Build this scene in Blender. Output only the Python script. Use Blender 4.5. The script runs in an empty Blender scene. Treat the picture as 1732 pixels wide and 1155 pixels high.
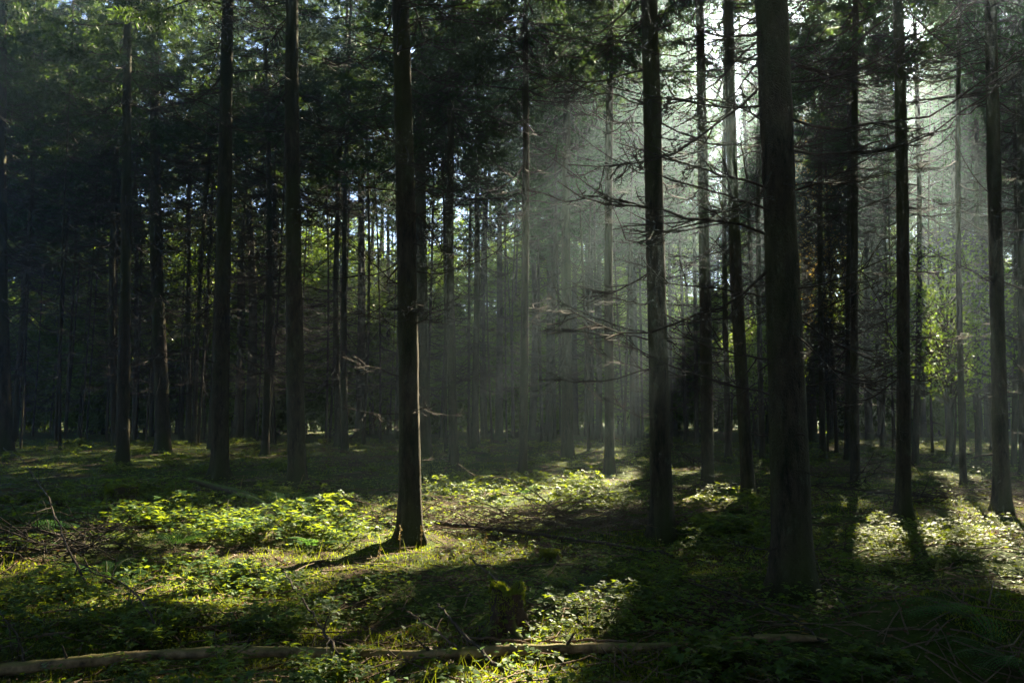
import bpy, math, random
import numpy as np
from mathutils import Vector

R = math.radians
sc = bpy.context.scene
COL = sc.collection

# ---------------------------------------------------------------- camera, sky, sun, exposure
IMG_W, IMG_H = 1732.0, 1155.0
FPX = 1359.0                      # focal length in photo pixels
HOR = 695.0                       # horizon row in the photo
CAM_Z = 1.6
PITCH = math.atan((HOR - IMG_H / 2) / FPX)
cam_d = bpy.data.cameras.new("camera")
cam_d.sensor_width = 36.0
cam_d.lens = 36.0 * FPX / IMG_W
cam_d.clip_start = 0.1
cam_d.clip_end = 1500.0
cam = bpy.data.objects.new("camera", cam_d)
COL.objects.link(cam)
cam.location = (0, 0, CAM_Z)
cam.rotation_euler = (math.pi / 2 + PITCH, 0, 0)
sc.camera = cam

SUN_AZ = R(24.6)                  # to the right of straight ahead
SUN_EL = R(33.5)
SKY_STRENGTH = 0.05
SUN_STRENGTH = 5.0
EXPOSURE = 3.5
HAZE_DENSITY = 0.0016

w = bpy.data.worlds.new("World")
sc.world = w
w.use_nodes = True
nt = w.node_tree
bg = nt.nodes["Background"]
sky = nt.nodes.new("ShaderNodeTexSky")
sky.sky_type = 'NISHITA'
sky.sun_disc = False
sky.sun_elevation = SUN_EL
sky.sun_rotation = SUN_AZ
sky.air_density = 0.5
sky.dust_density = 0.3
nt.links.new(sky.outputs[0], bg.inputs[0])
bg.inputs[1].default_value = SKY_STRENGTH

sun_d = bpy.data.lights.new("sun", 'SUN')
sun_d.energy = SUN_STRENGTH
sun_d.angle = R(0.5)
sun_d.color = (1.0, 0.87, 0.61)
sun = bpy.data.objects.new("sun", sun_d)
COL.objects.link(sun)
SUN_DIR = np.array([math.sin(SUN_AZ) * math.cos(SUN_EL), math.cos(SUN_AZ) * math.cos(SUN_EL), math.sin(SUN_EL)])
sun.rotation_euler = Vector(-SUN_DIR).to_track_quat('-Z', 'Y').to_euler()
sun.location = (20, 46, 40)

sc.view_settings.view_transform = 'Standard'
sc.view_settings.look = 'None'
sc.view_settings.exposure = EXPOSURE
sc.view_settings.gamma = 1.0
cy = sc.cycles
cy.max_bounces = 5
cy.diffuse_bounces = 2
cy.glossy_bounces = 1
cy.transmission_bounces = 2
cy.volume_bounces = 0
cy.transparent_max_bounces = 4
cy.sample_clamp_indirect = 2.0
cy.use_denoising = True
cy.caustics_reflective = False
cy.caustics_refractive = False

rng = np.random.default_rng(7)
random.seed(7)

# ---------------------------------------------------------------- small numeric helpers
def _hash(ix, iy, iz, seed):
    h = (ix.astype(np.int64) * 374761393 + iy.astype(np.int64) * 668265263 + iz.astype(np.int64) * 2147483647 + seed * 974711) & 0xffffffff
    h = ((h ^ (h >> 13)) * 1274126177) & 0xffffffff
    h = ((h ^ (h >> 16)) * 2246822519) & 0xffffffff
    return ((h ^ (h >> 15)) & 0xffff) / 65535.0

def vnoise(x, y, z=0.0, seed=0):
    x, y, z = np.broadcast_arrays(np.asarray(x, float), np.asarray(y, float), np.asarray(z, float))
    fx, fy, fz = np.floor(x), np.floor(y), np.floor(z)
    tx, ty, tz = x - fx, y - fy, z - fz
    tx, ty, tz = (t * t * (3 - 2 * t) for t in (tx, ty, tz))
    fx, fy, fz = fx.astype(np.int64), fy.astype(np.int64), fz.astype(np.int64)
    r = 0
    for a in (0, 1):
        for b in (0, 1):
            for c in (0, 1):
                wgt = (tx if a else 1 - tx) * (ty if b else 1 - ty) * (tz if c else 1 - tz)
                r = r + wgt * _hash(fx + a, fy + b, fz + c, seed)
    return r

def norm(v):
    return v / np.maximum(np.linalg.norm(v, axis=-1, keepdims=True), 1e-9)

CP, SP = math.cos(PITCH), math.sin(PITCH)
def ray(px, py):
    a, b = (px - IMG_W / 2) / FPX, (IMG_H / 2 - py) / FPX
    return np.array([a, CP - b * SP, SP + b * CP])

def project(P):
    """photo pixel of world points"""
    v = P - np.array([0, 0, CAM_Z])
    f = v[..., 1] * CP + v[..., 2] * SP
    u = -v[..., 1] * SP + v[..., 2] * CP
    f = np.where(f > 0.3, f, 0.3)
    return IMG_W / 2 + FPX * v[..., 0] / f, IMG_H / 2 - FPX * u / f

MOUNDS = []          # x, y, radius, height
def flat_at(px, py):
    r = ray(px, py)
    t = CAM_Z / -r[2]
    return r[0] * t, r[1] * t
for (px, py, rad, h) in ((300, 880, 2.0, .22), (130, 930, 1.6, .2), (560, 900, 1.2, .08), (1680, 1075, .75, .30), (1560, 1110, .7, .18),
                         (900, 860, 2.0, .12), (1350, 1010, .9, .10), (60, 1060, 1.0, .10), (690, 1010, .8, .10), (1000, 1010, .9, .08), (205, 850, .7, .15)):
    x, y = flat_at(px, py)
    MOUNDS.append((x, y, rad, h))
for (px, py, rad, h) in ((1343, 1003, .5, .10), (695, 912, .45, .09), (1120, 906, .45, .08), (503, 826, .5, .09), (371, 808, .5, .09), (1528, 876, .4, .07), (1696, 862, .4, .07)):
    x, y = flat_at(px, py)
    MOUNDS.append((x, y + .1, rad, h))

def gh(x, y):
    x, y = np.asarray(x, float), np.asarray(y, float)
    h = .22 * (vnoise(x * .22, y * .22, 0, 3) - .5) + .12 * (vnoise(x * .8, y * .8, 0, 4) - .5) + .09 * (vnoise(x * 1.9, y * 1.9, 0, 5) - .5) + .045 * (vnoise(x * 4.3, y * 4.3, 0, 6) - .5)
    for (mx, my, r, hh) in MOUNDS:
        h = h + hh * np.exp(-((x - mx) ** 2 + (y - my) ** 2) / (r * r))
    return h

def ground_at(px, py):
    """where the photo pixel's ray meets the ground"""
    r = ray(px, py)
    z = 0.0
    for _ in range(6):
        t = (CAM_Z - z) / -r[2]
        z = .5 * z + .5 * float(gh(r[0] * t, r[1] * t))
    t = (CAM_Z - z) / -r[2]
    return np.array([r[0] * t, r[1] * t, float(gh(r[0] * t, r[1] * t))])

def at_depth(px, py, Y):
    r = ray(px, py)
    return np.array([0, 0, CAM_Z]) + r * (Y / r[1])

class MB:
    """collects triangles and quads with a material slot each"""
    def __init__(s):
        s.v, s.t, s.tm, s.q, s.qm, s.n = [], [], [], [], [], 0
    def add(s, verts, tris=None, quads=None, m=0):
        verts = np.asarray(verts, float).reshape(-1, 3)
        if tris is not None and len(tris):
            s.t.append(np.asarray(tris, np.int64) + s.n); s.tm.append(np.full(len(tris), m))
        if quads is not None and len(quads):
            s.q.append(np.asarray(quads, np.int64) + s.n); s.qm.append(np.full(len(quads), m))
        s.v.append(verts); s.n += len(verts)
    def tube(s, pts, rad, n=5, m=0, cap=True):
        pts = np.asarray(pts, float); rad = np.asarray(rad, float)
        K = len(pts)
        d = norm(np.gradient(pts, axis=0))
        ref = np.array([0, 0, 1.0]) if abs(d[:, 2]).mean() < .8 else np.array([0, 1.0, 0])
        a = norm(np.cross(d, ref)); b = np.cross(a, d)
        th = np.arange(n) * 2 * math.pi / n
        ring = pts[:, None] + rad[:, None, None] * (np.cos(th)[None, :, None] * a[:, None] + np.sin(th)[None, :, None] * b[:, None])
        i = np.arange(K - 1)[:, None] * n; j = np.arange(n)[None]; j2 = (j + 1) % n
        q = np.stack([i + j, i + j2, i + n + j2, i + n + j], -1).reshape(-1, 4)
        V = ring.reshape(-1, 3)
        tr = None
        if cap:
            V = np.vstack([V, pts[0], pts[-1]])
            jj = np.arange(n); jn = (jj + 1) % n
            tr = np.vstack([np.stack([jn, jj, np.full(n, K * n)], -1), np.stack([(K - 1) * n + jj, (K - 1) * n + jn, np.full(n, K * n + 1)], -1)])
        s.add(V, tr, q, m)
    def build(s, name, mats, smooth=False):
        me = bpy.data.meshes.new(name)
        V = np.concatenate(s.v) if s.v else np.zeros((0, 3))
        T = np.concatenate(s.t) if s.t else np.zeros((0, 3), np.int64)
        Q = np.concatenate(s.q) if s.q else np.zeros((0, 4), np.int64)
        nt_, nq = len(T), len(Q)
        me.vertices.add(len(V)); me.vertices.foreach_set("co", V.astype(np.float32).ravel())
        me.loops.add(nt_ * 3 + nq * 4)
        me.loops.foreach_set("vertex_index", np.concatenate([T.ravel(), Q.ravel()]).astype(np.int32))
        me.polygons.add(nt_ + nq)
        me.polygons.foreach_set("loop_start", np.concatenate([np.arange(nt_) * 3, nt_ * 3 + np.arange(nq) * 4]).astype(np.int32))
        mi = np.concatenate((s.tm or []) + (s.qm or [])) if (s.tm or s.qm) else np.zeros(0)
        for mt in mats: me.materials.append(mt)
        me.polygons.foreach_set("material_index", mi.astype(np.int32))
        if smooth: me.polygons.foreach_set("use_smooth", np.ones(nt_ + nq, bool))
        me.update(calc_edges=True)
        me.validate()
        return me

def link(name, me, parent=None, loc=None, rot=None, scale=None):
    o = bpy.data.objects.new(name, me)
    COL.objects.link(o)
    if parent: o.parent = parent
    if loc is not None: o.location = loc
    if rot is not None: o.rotation_euler = rot
    if scale is not None: o.scale = scale
    return o

def tag(o, label=None, cat=None, group=None, kind=None):
    if label: o["label"] = label
    if cat: o["category"] = cat
    if group: o["group"] = group
    if kind: o["kind"] = kind
    return o

# ---------------------------------------------------------------- materials
def new_mat(name):
    m = bpy.data.materials.new(name); m.use_nodes = True
    t = m.node_tree
    return m, t, t.nodes["Principled BSDF"], t.nodes["Material Output"]

def ramp(t, fac, stops):
    r = t.nodes.new("ShaderNodeValToRGB")
    e = r.color_ramp.elements
    while len(e) < len(stops): e.new(.5)
    for el, (p, c) in zip(e, stops):
        el.position = p; el.color = (*c, 1)
    t.links.new(fac, r.inputs[0])
    return r.outputs[0]

def noise(t, scale, detail=4, vec=None, rough=.6):
    n = t.nodes.new("ShaderNodeTexNoise")
    n.inputs["Scale"].default_value = scale; n.inputs["Detail"].default_value = detail; n.inputs["Roughness"].default_value = rough
    if vec is not None: t.links.new(vec, n.inputs["Vector"])
    return n.outputs[0]

def coords(t, which="Object", scale=None):
    c = t.nodes.new("ShaderNodeTexCoord").outputs[which]
    if scale:
        mp = t.nodes.new("ShaderNodeMapping"); mp.inputs["Scale"].default_value = scale
        t.links.new(c, mp.inputs[0]); c = mp.outputs[0]
    return c

def world_pos(t):
    return t.nodes.new("ShaderNodeNewGeometry").outputs["Position"]

def mixc(t, fac, a, b):
    m = t.nodes.new("ShaderNodeMix"); m.data_type = 'RGBA'
    if isinstance(fac, float): m.inputs[0].default_value = fac
    else: t.links.new(fac, m.inputs[0])
    for s, i in ((a, 6), (b, 7)):
        if isinstance(s, tuple): m.inputs[i].default_value = (*s, 1)
        else: t.links.new(s, m.inputs[i])
    return m.outputs[2]

def leaf_mat(name, dark, light, trans, amount=.45, rough=.5, spec=.4, nscale=1.3):
    m, t, p, out = new_mat(name)
    f = noise(t, nscale, 3, world_pos(t))
    c = ramp(t, f, [(.35, dark), (.65, light)])
    oi = t.nodes.new("ShaderNodeObjectInfo").outputs["Random"]
    hs = t.nodes.new("ShaderNodeHueSaturation")
    mr = t.nodes.new("ShaderNodeMapRange"); mr.inputs[3].default_value = .75; mr.inputs[4].default_value = 1.25
    t.links.new(oi, mr.inputs[0]); t.links.new(mr.outputs[0], hs.inputs["Value"]); t.links.new(c, hs.inputs["Color"])
    t.links.new(hs.outputs[0], p.inputs["Base Color"])
    p.inputs["Roughness"].default_value = rough
    p.inputs["Specular IOR Level"].default_value = spec
    tr = t.nodes.new("ShaderNodeBsdfTranslucent"); tr.inputs[0].default_value = (*trans, 1)
    mx = t.nodes.new("ShaderNodeMixShader"); mx.inputs[0].default_value = amount
    t.links.new(p.outputs[0], mx.inputs[1]); t.links.new(tr.outputs[0], mx.inputs[2]); t.links.new(mx.outputs[0], out.inputs[0])
    return m

M = {}
M['needles'] = leaf_mat("spruce_needles", (.009, .026, .011), (.024, .055, .018), (.07, .12, .014), .40, .6, .2)
M['dry_needles'] = leaf_mat("dry_needles", (.06, .045, .02), (.12, .085, .035), (.16, .10, .03), .35, .6, .2)
M['broad'] = leaf_mat("broad_leaves", (.03, .075, .012), (.07, .12, .022), (.22, .33, .02), .5, .5, .2)
M['autumn'] = leaf_mat("autumn_leaves", (.12, .10, .015), (.20, .13, .02), (.40, .28, .03), .5, .5, .3)
M['bramble'] = leaf_mat("bramble_leaves", (.016, .055, .016), (.045, .10, .02), (.27, .34, .015), .45, .55, .13, 2.5)
M['moss_blades'] = leaf_mat("moss_blades", (.035, .065, .006), (.085, .12, .008), (.26, .30, .012), .45, .6, .2, 1.1)
M['fern'] = leaf_mat("fern_leaves", (.03, .085, .03), (.05, .12, .035), (.12, .26, .035), .45, .75, .05)
M['straw'] = leaf_mat("dry_stalks", (.10, .075, .03), (.20, .15, .06), (.25, .18, .06), .3, .6, .2)
M['litter'] = leaf_mat("fallen_leaves", (.05, .026, .012), (.13, .07, .03), (.15, .07, .02), .3, .6, .2, 5.0)

def bark_mat():
    m, t, p, out = new_mat("spruce_bark")
    co = coords(t, "Object", (1, 1, .28))
    n1 = noise(t, 14, 6, co, .7)
    n2 = noise(t, 1.1, 4, coords(t, "Object", (1, 1, .35)))
    vor = t.nodes.new("ShaderNodeTexVoronoi"); vor.feature = 'DISTANCE_TO_EDGE'; vor.inputs["Scale"].default_value = 42
    nd = t.nodes.new("ShaderNodeTexNoise"); nd.inputs["Scale"].default_value = 9; t.links.new(coords(t, "Object"), nd.inputs["Vector"])
    va = t.nodes.new("ShaderNodeVectorMath"); va.operation = 'MULTIPLY_ADD'; va.inputs[1].default_value = (.12, .12, .12)
    t.links.new(nd.outputs["Color"], va.inputs[0]); t.links.new(coords(t, "Object", (1, 1, .6)), va.inputs[2]); t.links.new(va.outputs[0], vor.inputs["Vector"])
    c = ramp(t, n1, [(.3, (.019, .014, .010)), (.7, (.078, .056, .036))])
    mossf = ramp(t, n2, [(.42, (0, 0, 0)), (.62, (1, 1, 1))])
    big = noise(t, 7, 5, coords(t, "Object", (1, 1, .5)), .75)
    lich = ramp(t, big, [(.56, (0, 0, 0)), (.70, (1, 1, 1))])
    c = mixc(t, lich, c, (.085, .085, .06))
    crk = ramp(t, noise(t, 5, 6, coords(t, "Object", (1, 1, .22)), .8), [(.38, (0, 0, 0)), (.48, (1, 1, 1))])
    c = mixc(t, crk, (.010, .008, .006), c)
    c2 = mixc(t, mossf, c, (.042, .046, .012))
    t.links.new(c2, p.inputs["Base Color"])
    p.inputs["Roughness"].default_value = .9; p.inputs["Specular IOR Level"].default_value = .15
    ad = t.nodes.new("ShaderNodeMath"); ad.operation = 'ADD'
    vr = ramp(t, vor.outputs["Distance"], [(.0, (0, 0, 0)), (.16, (1, 1, 1))])
    t.links.new(n1, ad.inputs[0]); t.links.new(vr, ad.inputs[1])
    b = t.nodes.new("ShaderNodeBump"); b.inputs["Strength"].default_value = .55; b.inputs["Distance"].default_value = .015
    t.links.new(ad.outputs[0], b.inputs["Height"]); t.links.new(b.outputs[0], p.inputs["Normal"])
    return m
M['bark'] = bark_mat()

def wood_mat(name, a, b, scale=30, moss=None, rough=.85):
    m, t, p, out = new_mat(name)
    n1 = noise(t, scale, 5, coords(t, "Object"))
    c = ramp(t, n1, [(.3, a), (.7, b)])
    if moss:
        up = t.nodes.new("ShaderNodeSeparateXYZ"); t.links.new(t.nodes.new("ShaderNodeNewGeometry").outputs["Normal"], up.inputs[0])
        ad = t.nodes.new("ShaderNodeMath"); ad.operation = 'MULTIPLY'
        t.links.new(up.outputs[2], ad.inputs[0]); t.links.new(noise(t, 5, 4, coords(t, "Object")), ad.inputs[1])
        c = mixc(t, ramp(t, ad.outputs[0], [(.2, (0, 0, 0)), (.45, (1, 1, 1))]), c, moss)
    t.links.new(c, p.inputs["Base Color"])
    p.inputs["Roughness"].default_value = rough; p.inputs["Specular IOR Level"].default_value = .2
    bm = t.nodes.new("ShaderNodeBump"); bm.inputs["Strength"].default_value = .6; bm.inputs["Distance"].default_value = .008
    t.links.new(n1, bm.inputs["Height"]); t.links.new(bm.outputs[0], p.inputs["Normal"])
    return m
M['twig'] = wood_mat("dead_twig", (.025, .018, .013), (.06, .045, .032), 40)
M['pale_twig'] = wood_mat("pale_dead_twig", (.07, .046, .03), (.17, .115, .075), 40)
M['log'] = wood_mat("peeling_log", (.045, .028, .017), (.44, .28, .15), 11, (.13, .11, .035))
M['stump'] = wood_mat("rotten_stump", (.012, .008, .006), (.06, .034, .02), 22, (.06, .085, .012))
M['mossy'] = wood_mat("mossy_wood", (.05, .035, .02), (.09, .07, .03), 12, (.08, .115, .012))
M['stem'] = wood_mat("green_stem", (.05, .06, .02), (.10, .09, .04), 30)

def ground_mat():
    m, t, p, out = new_mat("forest_floor")
    pos = world_pos(t)
    big = noise(t, .55, 5, pos, .6); mid = noise(t, 3.5, 5, pos, .7); fine = noise(t, 38, 4, pos, .7)
    brown = ramp(t, fine, [(.3, (.022, .014, .009)), (.5, (.055, .034, .02)), (.72, (.12, .08, .045))])
    green = ramp(t, mid, [(.3, (.018, .034, .005)), (.7, (.06, .085, .008))])
    f = t.nodes.new("ShaderNodeMath"); f.operation = 'MULTIPLY_ADD'; f.inputs[1].default_value = .45
    t.links.new(mid, f.inputs[0]); 
    s = t.nodes.new("ShaderNodeMath"); s.operation = 'MULTIPLY'; s.inputs[1].default_value = .75
    t.links.new(big, s.inputs[0]); t.links.new(s.outputs[0], f.inputs[2])
    fac = ramp(t, f.outputs[0], [(.50, (0, 0, 0)), (.62, (1, 1, 1))])
    t.links.new(mixc(t, fac, brown, green), p.inputs["Base Color"])
    p.inputs["Roughness"].default_value = .95; p.inputs["Specular IOR Level"].default_value = .1
    b = t.nodes.new("ShaderNodeBump"); b.inputs["Strength"].default_value = 1.0; b.inputs["Distance"].default_value = .03
    ad = t.nodes.new("ShaderNodeMath"); ad.operation = 'ADD'
    t.links.new(fine, ad.inputs[0]); t.links.new(mid, ad.inputs[1])
    t.links.new(ad.outputs[0], b.inputs["Height"]); t.links.new(b.outputs[0], p.inputs["Normal"])
    return m
M['ground'] = ground_mat()

# ---------------------------------------------------------------- ground
def axis(lo, hi, fine_lo, fine_hi, step, grow=1.16):
    a = list(np.arange(fine_lo, fine_hi, step)); s = step; x = a[-1]
    while x < hi: s *= grow; x += s; a.append(min(x, hi))
    s = step; x = a[0]; b = []
    while x > lo: s *= grow; x -= s; b.append(max(x, lo))
    return np.array(b[::-1] + a)
gx, gy = axis(-300, 300, -12, 12, .1), axis(-300, 300, 2.5, 26, .1)
X, Y = np.meshgrid(gx, gy)
mb = MB()
nx, ny = len(gx), len(gy)
ii, jj = np.meshgrid(np.arange(ny - 1), np.arange(nx - 1), indexing='ij')
base = (ii * nx + jj).ravel()
near_f = np.exp(-np.maximum(0, np.hypot(X, Y) - 30) / 20)
Z = gh(X, Y)
Z = Z + near_f * .03 * (vnoise(X * 7, Y * 7, 0, 8) - .5)
mb.add(np.stack([X, Y, Z], -1), quads=np.stack([base, base + 1, base + nx + 1, base + nx], -1))
ground = link("ground", mb.build("ground", [M['ground']], True))
tag(ground, "mossy forest floor with brown needle litter", "ground", kind="structure")

# ---------------------------------------------------------------- where the canopy lets the sun through
# gaps in the canopy, each given as the patch of floor it lights: centre and half-axes (photo rows / columns of that floor), openness
GAPS = [(790, 868, 58, 26, .98), (905, 865, 54, 26, .98), (1000, 857, 38, 20, .98), (735, 833, 46, 17, .98), (848, 829, 48, 16, .98), (945, 827, 44, 15, .98), (1030, 827, 30, 12, .96), (625, 866, 85, 30, .87), (750, 928, 140, 27, .93), (450, 925, 150, 42, .52), (260, 900, 160, 55, .5),
        (70, 1030, 140, 60, .5), (560, 793, 110, 15, .7), (420, 801, 110, 8, .75), (160, 790, 120, 14, .55), (820, 745, 32, 6, .92),
        (1490, 915, 60, 34, .74), (1570, 930, 40, 30, .72), (1205, 972, 45, 14, .8), (1205, 850, 70, 18, .72), (1392, 1058, 50, 15, .72),
        (1010, 840, 60, 20, .75), (1700, 880, 60, 10, .4), (1300, 752, 25, 8, .8),
        (980, 950, 80, 12, .3), (330, 850, 90, 22, .5), (1450, 860, 40, 10, .6), (460, 1040, 140, 34, .35),
        (40, 860, 70, 24, .55), (300, 770, 60, 6, .7), (110, 760, 90, 6, .6), (700, 745, 60, 5, .7), (1560, 760, 70, 8, .6), (900, 760, 120, 8, .45),
        (940, 790, 19, 12, .97), (1003, 779, 15, 10, .97), (862, 790, 18, 12, .97), (1062, 798, 16, 12, .97), (780, 776, 15, 9, .97), (905, 768, 14, 7, .97), (725, 792, 17, 10, .97), (965, 765, 13, 6, .97), (1040, 770, 13, 7, .97), (650, 782, 15, 8, .95), (350, 1130, 330, 14, .4), (480, 772, 50, 6, .9), (350, 785, 50, 6, .9), (230, 800, 60, 7, .88), (120, 775, 60, 5, .88), (600, 762, 40, 4, .9), (60, 800, 60, 7, .8), (1180, 790, 50, 6, .88), (1320, 790, 50, 7, .8), (1600, 800, 60, 7, .7), (420, 752, 60, 5, .75), (330, 742, 60, 4, .7), (170, 740, 80, 4, .6)]
RIMS = []            # trunks the low sun grazes: foot x, foot y, lowest and highest lit height, half-width of the gap
def openness(P):
    """share of the canopy missing at points P, seen along the sun's direction"""
    g = P - SUN_DIR * (P[:, 2:3] / SUN_DIR[2])
    okf = g[:, 1] > 3.2
    px, py = project(g)
    wob = 26 * (vnoise(px * .012, py * .03, 0, 21) - .5); wob2 = 14 * (vnoise(px * .012, py * .03, 0, 22) - .5)
    o = np.zeros(len(P))
    tn0 = -g[:, 0] * math.cos(SUN_AZ) + g[:, 1] * math.sin(SUN_AZ)
    streak = np.clip((vnoise(tn0 * 1.7, (g[:, 0] * math.sin(SUN_AZ) + g[:, 1] * math.cos(SUN_AZ)) * .55, 0, 24) - .30) / .16, 0, 1)
    dap = np.clip((vnoise(g[:, 0] * 2.2, g[:, 1] * 1.4, 0, 23) - .3) / .35, 0, 1)
    for (cx, cyy, ax, ay, k) in GAPS:
        d = ((px + wob * ax / 60 - cx) / ax) ** 2 + ((py + wob2 * ay / 30 - cyy) / ay) ** 2
        kk = k * (1.03 if ax < 60 else .35 + .72 * streak) if k > .85 else k * np.clip(.55 + .95 * dap, 0, 1.12)
        o = np.maximum(o, np.minimum(1.0, kk * 1.06 if k > .85 else kk) * np.clip((1.25 - d) / .5, 0, 1))
    tn = math.tan(SUN_EL); ux, uy = -math.sin(SUN_AZ), -math.cos(SUN_AZ)
    for (x0, y0, za, zb, hw) in RIMS:
        dx, dy = g[:, 0] - x0, g[:, 1] - y0
        al = dx * ux + dy * uy; pe = np.abs(dx * uy - dy * ux)
        o = np.where((al > za / tn) & (al < zb / tn) & (pe < hw), np.maximum(o, .96), o)
    leak = np.clip((vnoise(g[:, 0] * .9, g[:, 1] * .55, 0, 31) - .82) / .1, 0, 1) * np.where(g[:, 1] < 9, .12, .35)
    return np.where(okf, np.maximum(o, leak), .05)

# ---------------------------------------------------------------- dead branches (arrays, used as parts and inside far crowns)
def dead_branch_arrays(rg, L=1.8, sides=4, droop=.25, up=.25, twigs=9, r0=.013, cut=False, mesh=None):
    b = mesh or MB()
    K = 9
    s = np.linspace(0, 1, K)
    bendy = rg.uniform(-.12, .12)
    pts = np.stack([L * s, L * (bendy * s ** 2 + .05 * np.sin(s * 7 + rg.uniform(0, 6)) * s + .035 * np.cumsum(rg.normal(0, .6, K))),
                    L * (-droop * np.sin(s * math.pi * .75) + up * s ** 3) + L * .026 * np.cumsum(rg.normal(0, .7, K))], -1)
    pts[:, 1] -= pts[0, 1]; pts[:, 2] -= pts[0, 2]
    rad = r0 * (1 - s) ** .8 + .0022
    b.tube(pts, rad, sides + 1)
    for k in range(twigs):
        a = rg.uniform(.18, .97)
        p = np.array([np.interp(a, s, pts[:, i]) for i in range(3)])
        tl = L * rg.uniform(.14, .42) * (1.15 - .6 * a)
        side = 1 if k % 2 else -1
        ang = side * rg.uniform(.55, 1.15)
        sag, upt = rg.uniform(0, .3), rg.uniform(0, .35)
        q = np.linspace(0, 1, 5)
        tp = p + np.stack([tl * q * math.cos(ang), tl * q * math.sin(ang) * (1 - .25 * q), tl * (-sag * q + upt * q ** 2.5) + .012 * rg.normal(0, 1, 5) * q], -1)
        b.tube(tp, .5 * np.interp(a, s, rad) * (1 - q) + .0022, max(3, sides - 1), cap=False)
        for kk in range(rg.integers(1, 4)):
            a2 = rg.uniform(.3, .9)
            p2 = np.array([np.interp(a2, q, tp[:, i]) for i in range(3)])
            l2 = tl * rg.uniform(.2, .45); an2 = ang + rg.choice([-1, 1]) * rg.uniform(.5, .9)
            q3 = np.linspace(0, 1, 3)
            b.tube(p2 + np.stack([l2 * q3 * math.cos(an2), l2 * q3 * math.sin(an2), l2 * (rg.uniform(-.35, .15) * q3 + .1 * q3 ** 2)], -1), .0024 * (1 - q3) + .0016, 3, cap=False)
    return b

BR_VARIANTS, BR_ARR = [], []
STUBS = []
for k in range(4):
    rg = np.random.default_rng(150 + k); b = MB(); q_ = np.linspace(0, 1, 5)
    b.tube(np.stack([q_, .1 * rg.normal() * q_ ** 2, -.25 * q_ + .1 * rg.normal(0, .4, 5) * q_], -1) * (.08 + .06 * k), np.array([.016, .012, .010, .009, .004 + .003 * (k % 2)]), 6)
    STUBS.append(b.build("branch_stub", [M['twig']], True))
for k in range(10):
    rg = np.random.default_rng(100 + k)
    b = dead_branch_arrays(rg, 1.0, 4, rg.uniform(-.05, .25), rg.uniform(.0, .22), rg.integers(9, 16), .005)
    # unit length, thickness meant for about 1.7 m
    BR_VARIANTS.append(b.build("branch", [M['twig']], True))
for k in range(8):
    rg = np.random.default_rng(200 + k)
    b = MB()
    K = 5; s = np.linspace(0, 1, K); dr, up = rg.uniform(0, .35), rg.uniform(0, .3)
    pts = np.stack([s, .12 * rg.normal() * s ** 2, -dr * np.sin(s * 2.4) + up * s ** 3], -1)
    b.tube(pts, .007 * (1 - s) + .003, 3, cap=False)
    for kk in range(8):
        a = rg.uniform(.2, .95); p = np.array([np.interp(a, s, pts[:, i]) for i in range(3)])
        ang = (1 if kk % 2 else -1) * rg.uniform(.5, 1.1); l = rg.uniform(.15, .4)
        q = np.linspace(0, 1, 3)
        b.tube(p + np.stack([l * q * math.cos(ang), l * q * math.sin(ang), l * (-rg.uniform(0, .35) * q + .15 * q ** 2)], -1), .0035 * (1 - q) + .002, 3, cap=False)
    BR_ARR.append((np.concatenate(b.v), np.concatenate(b.q)))

def add_dead(mbx, rg, z0, z1, n, lmin, lmax, axis_fn, rad_fn, m=1, origin=None):
    for k in range(n):
        V, Q = BR_ARR[rg.integers(len(BR_ARR))]
        L = rg.uniform(lmin, lmax); th = rg.uniform(0, 6.283); z = rg.uniform(z0, z1)
        if origin is not None and openness(np.array([[*axis_fn(z), z]]) + np.array([[math.cos(th) * L * .5, math.sin(th) * L * .5, 0]]) + origin)[0] > .3 and rg.uniform() < .8: continue
        v = V * np.array([L, L * rg.choice([-1, 1]), L])
        v[:, 0] += rad_fn(z) * .8
        tilt = rg.normal(-.05, .18)
        x = v[:, 0] * math.cos(tilt) - v[:, 2] * math.sin(tilt); zz = v[:, 0] * math.sin(tilt) + v[:, 2] * math.cos(tilt)
        c, s_ = math.cos(th), math.sin(th)
        ax = axis_fn(z)
        mbx.add(np.stack([x * c - v[:, 1] * s_ + ax[0], x * s_ + v[:, 1] * c + ax[1], zz + z], -1), quads=Q, m=m)

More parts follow.
